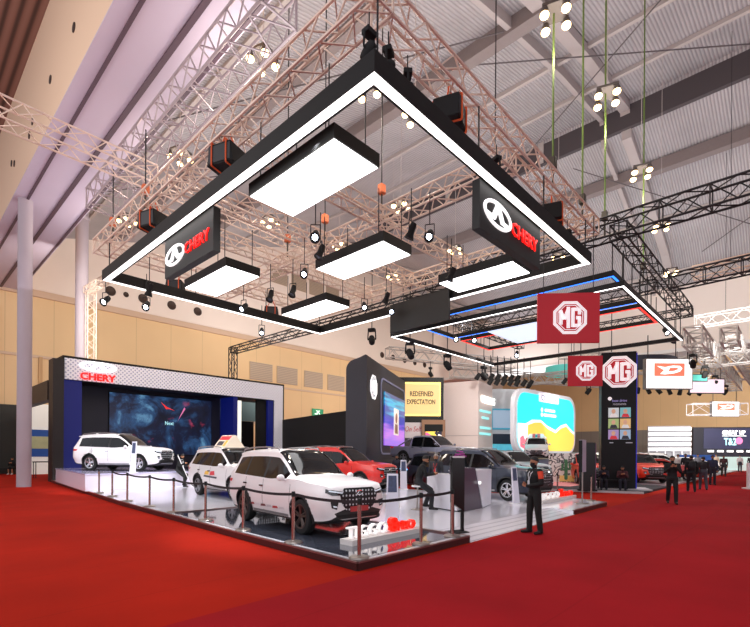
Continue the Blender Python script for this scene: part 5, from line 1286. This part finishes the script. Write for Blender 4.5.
def letter_sign(label, loc, w_, s1, s2, split):
    t = thing('letter_sign', label, 'sign', loc)
    MB().box((0,-.16,0),(w_,.16,.10)).build('plinth', mat('letter_plinth', (222,214,210), .4), t)
    wm = mat('block_white', (255,250,248), .35, emit=.35); rm_ = mat('block_red', (240,40,24), .35, emit=.55, ecol=(255,40,20))
    text(s1, 'white_letters', wm, t, split*w_*.96, .21, (split*w_/2,.04,.21), .09, 0)
    text(s2[0], 'red_letters', rm_, t, .24, .28, (split*w_+.15,.04,.24), .10, 0); text(s2[1], 'red_letters', rm_, t, (1-split)*w_-.32, .18, (split*w_+.30+((1-split)*w_-.32)/2,.04,.19), .09, 0)
    return t
letter_sign('white and red block letters before the near white car', (5.62,5.95,SZ), 1.96, 'TIGGO', ('8','PRO'), .56)
letter_sign('white and red block letters at the right end of the stage', (14.7,6.4,SZ), 3.0, 'TIGGO', ('7','PRO'), .58)
def info_stand(label, loc, rz, h=1.15, w_=.32):
    t = thing('info_stand', label, 'sign stand', loc, rz, 'slanted info stands beside the cars')
    g = MB(); g.add([(-w_/2,-.03,0),(w_/2,-.03,0),(w_/2,.03,0),(-w_/2,.03,0),(-w_/2+.03,.09,h),(w_/2-.03,.09,h),(w_/2-.03,.12,h),(-w_/2+.03,.12,h)],[(0,3,2,1),(4,5,6,7),(0,1,5,4),(1,2,6,5),(2,3,7,6),(3,0,4,7)]); g.build('panel', mat('info_white', (226,224,236), .4), t)
    g = MB(); k0, k1 = .62, .96
    def pt(s, k): return (s*(w_/2-.03*k-.035), -.034+.12*k, h*k)
    g.add([pt(-1,k0),pt(1,k0),pt(1,k1),pt(-1,k1)],[(0,1,2,3)]); g.build('picture', mat('info_picture', (60,70,100), .4, noise=.6, nscale=14), t)
    MB().box((-w_/2-.04,-.12,-.001),(w_/2+.04,.14,.012)).build('foot', M['white'], t)
    return t
info_stand('white slanted info stand right of the near white car', (8.2,7.1,SZ), R(-47))
info_stand('white slanted info stand right of the red car', (16.0,13.2,SZ), R(-45), 1.3)
info_stand('white slanted info stand in front of the navy car', (14.25,6.95,SZ), R(-10), 1.2)
info_stand('white slanted info stand on the raised platform before its car', (7.45,21.5,PZ), R(-70), 1.35)
# totem, info post, counter
t = thing('black_totem', 'black slab totem at the stage corner by the last stanchion', 'kiosk', (8.18,5.30,SZ), R(-20))
MB().prism([(-.15,.62),(.16,.42),(.16,1.58),(-.15,1.58)], -.04, .04).build('panel', mat('totem_black', (8,7,9), .25), t)
MB().box((-.15,-.03,.02),(-.09,.03,.7)).build('leg', M['black'], t); MB().box((.11,-.03,.02),(.16,.03,.5)).build('leg', M['black'], t); MB().box((-.2,-.16,0),(.2,.16,.02)).build('base', M['matte'], t); MB().box((-.15,-.045,1.55),(.16,.045,1.585)).build('top_edge', M['white'], t)
t = thing('info_post', 'tall narrow grey info board on a thin post at the right stage end', 'sign stand', (15.7,5.35,SZ), R(5))
MB().lathe([(0,0),(.2,0),(.2,.02),(.03,.03),(.025,.03),(.025,1.1),(0,1.1)], 18).build('post', M['steel'], t, smooth=True)
MB().box((-.22,-.06,1.05),(.22,.06,2.10)).build('board', mat('board_lilac_grey', (176,170,190), .4), t); MB().box((-.27,-.05,1.05),(-.22,.05,2.08)).build('board_side', M['black'], t)
t = thing('reception_counter', 'white faceted reception counter with dark slanted centre', 'counter', (0,0,SZ))
A, B_, C_, D_ = (11.22,7.76), (10.86,6.88), (12.27,7.08), (13.35,7.33)
cw = mat('counter_white', (228,226,234), .3); cdk = mat('counter_dark', (84,74,88), .25)
MB().slab([(10.95,7.1),(11.3,8.4),(11.9,8.3),(11.75,7.25)], .03, 1.02).build('left_block', cw, t)
g = MB(); g.add([(11.1,7.0,0),(12.3,7.08,0),(12.4,7.7,0),(11.3,7.6,0),(11.05,6.95,1.22),(11.75,7.0,1.22),(12.1,7.7,1.22),(11.3,7.6,1.22)],[(0,3,2,1),(4,5,6,7),(0,1,5,4),(1,2,6,5),(2,3,7,6),(3,0,4,7)]); g.build('dark_centre', cdk, t)
g = MB(); g.add([(12.3,7.06,.02),(13.3,7.35,.02),(13.2,7.95,.02),(12.35,7.7,.02),(11.78,6.98,1.14),(13.3,7.33,1.14),(13.15,7.95,1.14),(11.9,7.7,1.14)],[(0,3,2,1),(4,5,6,7),(0,1,5,4),(1,2,6,5),(2,3,7,6),(3,0,4,7)]); g.build('right_block', cw, t)
MB().slab([(11.0,7.05),(11.35,8.42),(11.92,8.32),(11.8,7.2)], -.0, .03).build('dark_kickplate', M['matte'], t)
MB().ball((11.95,6.97,.78), .05, 10).build('lit_badge', M['wlet'], t)
t = thing('orchid_vase', 'purple orchid in a vase on the reception counter', 'flowers', (11.42,7.3,SZ+1.22))
MB().lathe([(0,0),(.05,0),(.07,.08),(.04,.16),(.05,.18),(0,.16)], 14).build('vase', M['white'], t, smooth=True)
g = MB(); 
for k in range(4): g.path([(0,0,.15),(.06*math.cos(k*1.7),.06*math.sin(k*1.7),.35),(.16*math.cos(k*1.7),.16*math.sin(k*1.7),.45)], .008, 5)
g.build('stems', mat('stem_green', (70,110,60), .6), t)
for k in range(11):
    a_ = k*1.7; r_ = .06+.11*random.random(); z = .33+.16*random.random()
    g = MB()
    for q in range(5): g.ball((r_*math.cos(a_)+.035*math.cos(q*1.257), r_*math.sin(a_)+.035*math.sin(q*1.257), z), (.03,.03,.018), 6)
    g.build('blossom', mat('orchid_purple', (170,50,150), .6), t, smooth=True)
# ------------------------------------------------------------------ cars
pw = car_paint('pearl_white', (240,236,236)); pr_ = car_paint('bright_red', (205,32,24)); pn = car_paint('midnight_blue', (34,40,58), metal=.3); ps = car_paint('silver_lilac', (150,152,172), metal=.4); pg_ = car_paint('light_grey', (190,194,200)); pt_ = car_paint('teal_paint', (90,160,180)); po_ = car_paint('orange_red', (220,60,36))
def side_sticker(cols, zr=(.50,.58), xr=(-.9,.75)):
    def f(root, patch):
        n = len(cols)
        for s in (1,-1):
            for i, c in enumerate(cols):
                a = xr[0]+(xr[1]-xr[0])*i/n; b_ = xr[0]+(xr[1]-xr[0])*(i+.92)/n
                patch('door_sticker', 'side', [(a,zr[0]),(b_,zr[0]+.01),(b_-.04,zr[1]),(a+.02,zr[1]-.01)], mat('sticker_%d_%d_%d' % c, c, .4), .010, s, 2, dens=3)
    return f
def blob_sticker(root, patch):
    for s in (1,-1):
        patch('door_sticker', 'side', [(-.75,.70),(.30,.66),(.34,.72),(-.70,.76)], mat('sticker_70_70_76', (70,70,76), .4), .010, s, 2)
        patch('door_sticker', 'side', [(-.25,.76),(.15,.78),(.10,.92),(-.20,.90)], mat('sticker_220_60_70', (220,60,70), .4), .011, s, 2)
        patch('door_sticker', 'side', [(-.70,.78),(-.32,.78),(-.34,.92),(-.62,.90)], mat('sticker_240_190_80', (240,190,80), .4), .011, s, 2)
c1 = car('near pearl white suv with dark studded grille and red plate at the stage corner', pw, (6.62,8.58,SZ+.004), R(-95), scale=.955, plate='red', rimc=mat('rim_bronze_dark', (96,84,80), .3, .8),
    extras=[side_sticker([(150,60,64),(222,216,218),(120,60,64),(205,200,204),(190,60,64),(214,210,212)], (.44,.50), (-.95,.80))])
car('second white suv with door stickers and a sign on its roof', pw, (8.95,15.5,SZ), R(-91), plate='dark', extras=[blob_sticker])
car('red suv behind the near white suv', pr_, (14.1,15.0,SZ), R(-80), scale=1.04)
car('midnight blue suv standing behind the white counter', pn, (15.65,8.75,SZ), R(-96), scale=1.0, rimc=mat('rim_bright', (215,215,220), .25, .8))
car('white suv parked side on upon the raised platform in the portal', pw, (7.95,23.95,PZ), R(-55), scale=.97, rimc=mat('rim_bright', (215,215,220), .25, .8))
car('dark suv facing the camera behind the blue one', pn, (18.0,12.3,0), R(-110), scale=1., detail=False, nx=50)
car('silver lilac pickup truck on its dark platform', ps, (21.0,15.3,1.122), R(-90), kind='pickup', scale=.9)
car('orange red suv mostly hidden behind the black tower, showing at its left', po_, (28.0,9.35,.09), R(212), scale=.95, detail=False, nx=50)
car('red suv nosing out on the right of the black tower', po_, (31.6,7.4,.09), R(216), scale=.95, detail=False, nx=50)
car('second red car farther down, right of the black tower', pr_, (35.2,6.9,.09), R(-80), kind='hatch', scale=1., detail=False, nx=50)
def stripes(root, patch):
    zt = 1.43
    for y in (-.16,.02):
        pass
    g = MB(); vs = [(x, y, 1.4) for x in (0,) for y in (0,)]
bg = [('small car with white and red striped roof on the high podium', pw, (32.0,14.1,1.75), R(-156), 'hatch'),('white hatchback left of the black tower beyond the kiosk', pw, (36.6,12.0,.08), R(-80), 'hatch'),('teal hatchback before the curved screen', pt_, (26.8,16.6,.1), R(-70), 'hatch'),
      ('grey suv beyond the blue suv before the curved screen', pg_, (24.3,12.0,.1), R(-115), 'suv'),('red hatchback deep in the stand left of the curved screen', pr_, (29.6,17.4,.08), R(-70), 'hatch'),('white suv far down the aisle right of the tower', pw, (43.5,8.6,.08), R(-80), 'suv'),('light grey hatchback beyond the second red car', pg_, (39.5,9.2,.08), R(-100), 'hatch'),('white hatchback far along the right aisle', pw, (52,7.6,.08), R(-70), 'hatch')]
for lab, p_, loc, h_, kd in bg:
    o = car(lab, p_, loc, h_, kind=kd, detail=False, nx=44)
    if 'striped' in lab:
        o.rotation_euler = (0, R(13), h_); o.scale = (.85,)*3
        for k, yy in enumerate((-.20,.20)):
            F_ = [(-1.9,1.35),(-1.35,1.40),(-.55,1.412),(.08,1.39)]
            g = MB(); vs = [(x, yy+s*.11, z+.012) for x, z in F_ for s in (-1,1)]; g.add(vs, [(2*i,2*i+2,2*i+3,2*i+1) for i in range(3)]); g.build('roof_stripe', mat('stripe_red', (200,30,40), .4), o)
t = thing('roof_sign', 'triangular lit advertising sign on the second white suv roof', 'sign', (8.95,15.95,SZ+1.80), R(-91))
g = MB(); g.add([(-.42,-.42,0),(.42,-.42,0),(.42,.42,0),(-.42,.42,0),(-.42,-.06,.46),(.42,-.06,.46),(.42,.06,.46),(-.42,.06,.46)],[(0,3,2,1),(4,5,6,7),(0,1,5,4),(1,2,6,5),(2,3,7,6),(3,0,4,7)]); g.build('prism_body', mat('roofsign_cream', (236,222,200), .4, emit=.2), t)
for s in (1,-1):
    def sp_(x, k, o=.006): return (x, s*(.42-.36*k+o), .46*k+.003)
    g = MB(); g.add([sp_(-.38,.60),sp_(.38,.60),sp_(.38,.92),sp_(-.38,.92)],[(0,1,2,3)]); g.build('red_band', mat('sticker_220_60_70', (220,60,70), .4), t)
    g = MB(); g.add([sp_(-.30,.15),sp_(.15,.15),sp_(.15,.5),sp_(-.30,.5)],[(0,1,2,3)]); g.build('dark_words', mat('sticker_70_70_76', (70,70,76), .4), t)
    g = MB(); g.add([sp_(.20,.10),sp_(.38,.10),sp_(.38,.55),sp_(.20,.55)],[(0,1,2,3)]); g.build('yellow_patch', mat('sticker_240_190_80', (240,190,80), .4), t)
# ------------------------------------------------------------------ people
K = (9,9,10)
def badge(root, hp, J):
    c = J['sl']*.35+J['el']*.65
    g = MB(); 
    a, b_ = J['sl'], J['el']; ax = (b_-a).normalized(); o = Vector((1,0,0)); o = (o-ax*o.dot(ax)).normalized(); f = ax.cross(o)
    N = 10; vs = []
    for k in (.02,.62):
        for i in range(N+1):
            an = -1.5+3.0*i/N; vs.append(a+(b_-a)*k+o*(.066-.010*k)*math.cos(an)+f*(.066-.010*k)*math.sin(an))
    g.add(vs, [(i,i+1,N+2+i,N+1+i) for i in range(N)]); g.build('sleeve_patch', mat('patch_orange', (220,70,40), .7, noise=.3, nscale=18), root, smooth=True)
def lanyard(rgb):
    def f(root, hp, J):
        g = MB(); n, c = J['nek'], J['chest']; g.path([n+Vector((.06,-.03,.0)), c+Vector((.05,-.125,.03)), c+Vector((.0,-.14,-.13))], .008, 4); g.path([n+Vector((-.06,-.03,.0)), c+Vector((-.05,-.125,.03)), c+Vector((.0,-.14,-.13))], .008, 4)
        g.box(tuple(c+Vector((-.035,-.15,-.22))), tuple(c+Vector((.035,-.142,-.12)))); g.build('lanyard', mat('lanyard_%d' % rgb[0], rgb, .5), root)
    return f
def backpack(rgb):
    def f(root, hp, J):
        c = J['chest']; g = MB(); g.ball(tuple(c+Vector((0,.19,-.06))), (.15,.10,.22), 12); g.path([c+Vector((.10,.1,.1)), c+Vector((.12,-.10,.06)), c+Vector((.12,-.08,-.1)), c+Vector((.10,.12,-.2))], .018, 5); g.path([c+Vector((-.10,.1,.1)), c+Vector((-.12,-.10,.06)), c+Vector((-.12,-.08,-.1)), c+Vector((-.10,.12,-.2))], .018, 5); g.build('backpack', mat('bag_%d' % rgb[0], rgb, .7), root, smooth=True)
    return f
def phone(root_label, rgb=(30,30,34)):
    def f(root, hp, J): pass
    return f
# man in black with a mask looking left; his hands meet in front of his waist
person('man in black with dark mask and orange arm patch standing on the red carpet', (9.96,4.42,0), R(-122), K, K, pose=dict(wl=(.07,-.22,1.06), el=(.25,.0,1.12), wr=(-.05,-.24,1.10), er=(-.25,.0,1.12), hdl=(-.8,-.5,.2), hdr=(.8,-.45,.25), al=(.13,.06,.09), kl=(.12,.01,.49), tl=(.17,-.10,.035), ar=(-.12,-.05,.09), kr=(-.11,-.05,.49), tr=(-.15,-.22,.035)), height=1.71, vox=.013, mask=(24,24,28), extras=[badge, lanyard((220,220,225))])
def sit(lean=.12, wr=((.10,-.36,.86),(-.10,-.36,.86)), spread=.1):
    return dict(pel=(0,.0,.52), waist=(0,-.02,.70), chest=(0,-lean*.8,.88), nek=(0,-lean-.02,1.03), head=(0,-lean-.07,1.165), look=(0,-.85,-.5),
        hl=(.09,-.02,.50), kl=(spread+.02,-.44,.50), al=(spread+.02,-.40,.09), tl=(spread+.03,-.56,.035), hr=(-.09,-.02,.50), kr=(-spread-.02,-.44,.50), ar=(-spread-.02,-.40,.09), tr=(-spread-.03,-.56,.035),
        sl=(.185,-lean,.975), el=(.235,-lean-.08,.71), wl=wr[0], sr=(-.185,-lean,.975), er=(-.235,-lean-.08,.71), wr=wr[1], hdl=(-.6,-.6,.2), hdr=(.6,-.6,.2))
perch = dict(pel=(0,.0,.80), waist=(0,-.02,.97), chest=(0,-.09,1.15), nek=(0,-.14,1.30), head=(0,-.20,1.43), look=(0,-.8,-.6), hl=(.09,-.02,.77), kl=(.11,-.36,.56), al=(.10,-.20,.13), tl=(.10,-.36,.10), hr=(-.09,-.02,.77), kr=(-.12,-.38,.50), ar=(-.10,-.36,.09), tr=(-.11,-.53,.035),
     sl=(.185,-.12,1.245), el=(.22,-.20,1.0), wl=(.06,-.42,1.02), sr=(-.185,-.12,1.245), er=(-.22,-.20,1.0), wr=(-.06,-.42,1.02), hdl=(-.5,-.7,.2), hdr=(.5,-.7,.2))
person('man in black perched on a stool at the counter looking at his phone', (10.62,8.2,SZ), R(40), (14,14,16), (30,30,34), pose=perch, height=1.72, vox=.015)
t = thing('bar_stool', 'low white stool under the man at the counter', 'stool', (10.6,8.22,SZ), 0)
MB().lathe([(0,.66),(.17,.66),(.18,.70),(0,.71)], 18).build('seat', M['white'], t, smooth=True); MB().lathe([(.025,.02),(.025,.66)], 12).build('stem', M['steel'], t); MB().lathe([(0,0),(.19,0),(.19,.015),(.03,.03),(0,.03)], 18).build('foot', M['steel'], t)
t = thing('mobile_phone', 'phone in the hands of the man at the counter', 'phone', (10.62+.36,8.2-.36,SZ+1.06), R(40)); g = MB().box((-.035,-.006,0),(.035,.006,.14)); o = g.build('shell', M['black'], t); MB().box((-.03,.006,.008),(.03,.008,.132)).build('screen', mat('phone_glow', (180,200,230), .3, emit=.4), t)
person('grey haired woman in dark jacket with red scarf behind the counter', (12.6,9.0,SZ), R(-70), (40,40,46), (34,34,38), hair=(150,142,138), height=1.6, extras=[lanyard((190,40,40))])
lean = dict(perch); person('staff member in black seated on the platform edge holding a pole', (9.25,20.98,SZ), R(35), (10,10,12), (12,12,14), pose=dict(perch, look=(-.3,-.9,-.2), wl=(.10,-.40,.98), wr=(-.16,-.38,1.12)), height=1.66, vox=.017, extras=[lanyard((225,225,230))])
t = thing('white_pole', 'thin white pole leaning across the seated staff member', 'pole', (9.55,20.6,SZ)); MB().tube((.12,-.05,.02),(-.45,.12,1.45),.022,8).build('shaft', M['white'], t); MB().ball((-.45,.12,1.46), .035, 8).build('tip', M['steel'], t)
person('dark clothed visitor standing by the silver pickup platform', (18.0,15.3,0), R(-60), (34,34,52), (30,30,36), height=1.65)
person('crouched person in navy seated at the black tower base, left', (23.2,6.95,.09), R(-70), (30,30,46), (28,28,40), pose=sit(.15), height=1.5)
person('crouched person in dark red seated at the black tower base, right', (23.4,6.2,.09), R(-70), (70,30,36), (30,30,44), pose=sit(.12), height=1.5)
t = thing('low_bench', 'dark low bench under the pair at the black tower', 'bench', (23.3,6.6,.15), ta); MB().box((-.75,-.16,.36),(.75,.16,.42)).build('seat', M['matte'], t)
for sx in (-.6,.6): MB().box((sx-.03,-.14,0),(sx+.03,.14,.36)).build('leg', M['matte'], t)
person('seated person in black with bare legs at the far left wall', (6.5,42.3,0), R(-35), K, (30,28,28), pose=sit(.1), height=1.65, bare=True, shoes=(230,226,222))
t = thing('black_bench', 'black bench under the seated person at far left', 'bench', (6.1,42.5,0), R(-35)); MB().box((-1.2,-.25,.38),(.6,.25,.46)).build('seat', M['matte'], t)
for sx in (-1.1,.5): MB().box((sx-.04,-.22,0),(sx+.04,.22,.38)).build('leg', M['rig'], t)
walk = dict(al=(.10,-.16,.09), kl=(.10,-.14,.50), tl=(.11,-.33,.035), ar=(-.10,.22,.12), kr=(-.10,.04,.49), tr=(-.11,.06,.035))
phn = dict(wl=(.08,-.30,1.30), el=(.24,-.12,1.13), wr=(-.08,-.30,1.30), er=(-.24,-.12,1.13), hdl=(-.4,-.3,.8), hdr=(.4,-.3,.8))
fr = -20
person('visitor in black jacket raising a phone on the red aisle', (19.4,3.5,0), R(-72), (14,14,16), (10,10,12), pose=dict(phn, **walk), height=1.72)
t = thing('mobile_phone', 'phone held up by the visitor in the black jacket', 'phone', (19.4-.33,3.5-.10,1.38), R(-72)); MB().box((-.08,-.006,0),(.08,.006,.08)).build('shell', M['black'], t)
person('visitor in dark jacket with backpack walking away on the aisle', (26.2,3.95,0), R(110), (14,14,17), (12,12,16), pose=walk, height=1.72, extras=[backpack((24,24,28))])
person('companion with big black shoulder bag walking away on the aisle', (28.2,3.75,0), R(110), (34,32,36), (70,70,80), pose=dict(walk, wl=(.26,.0,.9)), height=1.66, extras=[lambda root, hp, J: MB().ball((.30,.06,1.0), (.12,.24,.22), 12).build('shoulder_bag', mat('bag_18', (18,18,20), .6), root, smooth=True)])
person('visitor in navy shirt standing farther down the aisle', (33.0,3.95,0), R(-70), (44,48,76), (36,38,52), height=1.72)
person('visitor in black and red far down the aisle holding a dark bag', (46.2,4.8,0), R(-80), (60,26,30), (24,24,28), pose=walk, height=1.7)
person('visitor in dark clothes by the white cars right of the tower', (36.9,5.9,.08), R(-60), (30,30,36), (60,60,70), height=1.72)
person('visitor in white shirt by the light grey car', (38.0,6.5,.08), R(-100), (220,216,216), (50,50,60), height=1.68)
person('visitor in dark jacket at the far end of the aisle', (58,3.9,0), R(-70), (40,40,44), (36,36,42), height=1.72)
person('visitor in pale top at the far end of the aisle', (60,4.9,0), R(-70), (200,190,190), (50,50,60), height=1.68)

for lab, p_, loc, h_, kd in [('white suv on the pale far stand behind the red cars', pw, (43.5,13.4,.08), R(-95), 'suv'),('silver hatchback on the pale far stand farther back', pg_, (47,11.5,.08), R(-80), 'hatch')]:
    car(lab, p_, loc, h_, kind=kd, detail=False, nx=40)
for lab, loc, rz, c in [('visitor in grey top on the pale far stand', (44.6,6.3,.08), -60, (120,120,126)),('visitor in black by the silver far hatchback', (49.5,9.4,.08), -90, (24,24,28)),('visitor in beige top near the far lamp posts', (54,6.2,.08), -70, (190,170,150))]:
    person(lab, loc, R(rz), c, (40,40,48), height=1.7, vox=.022)
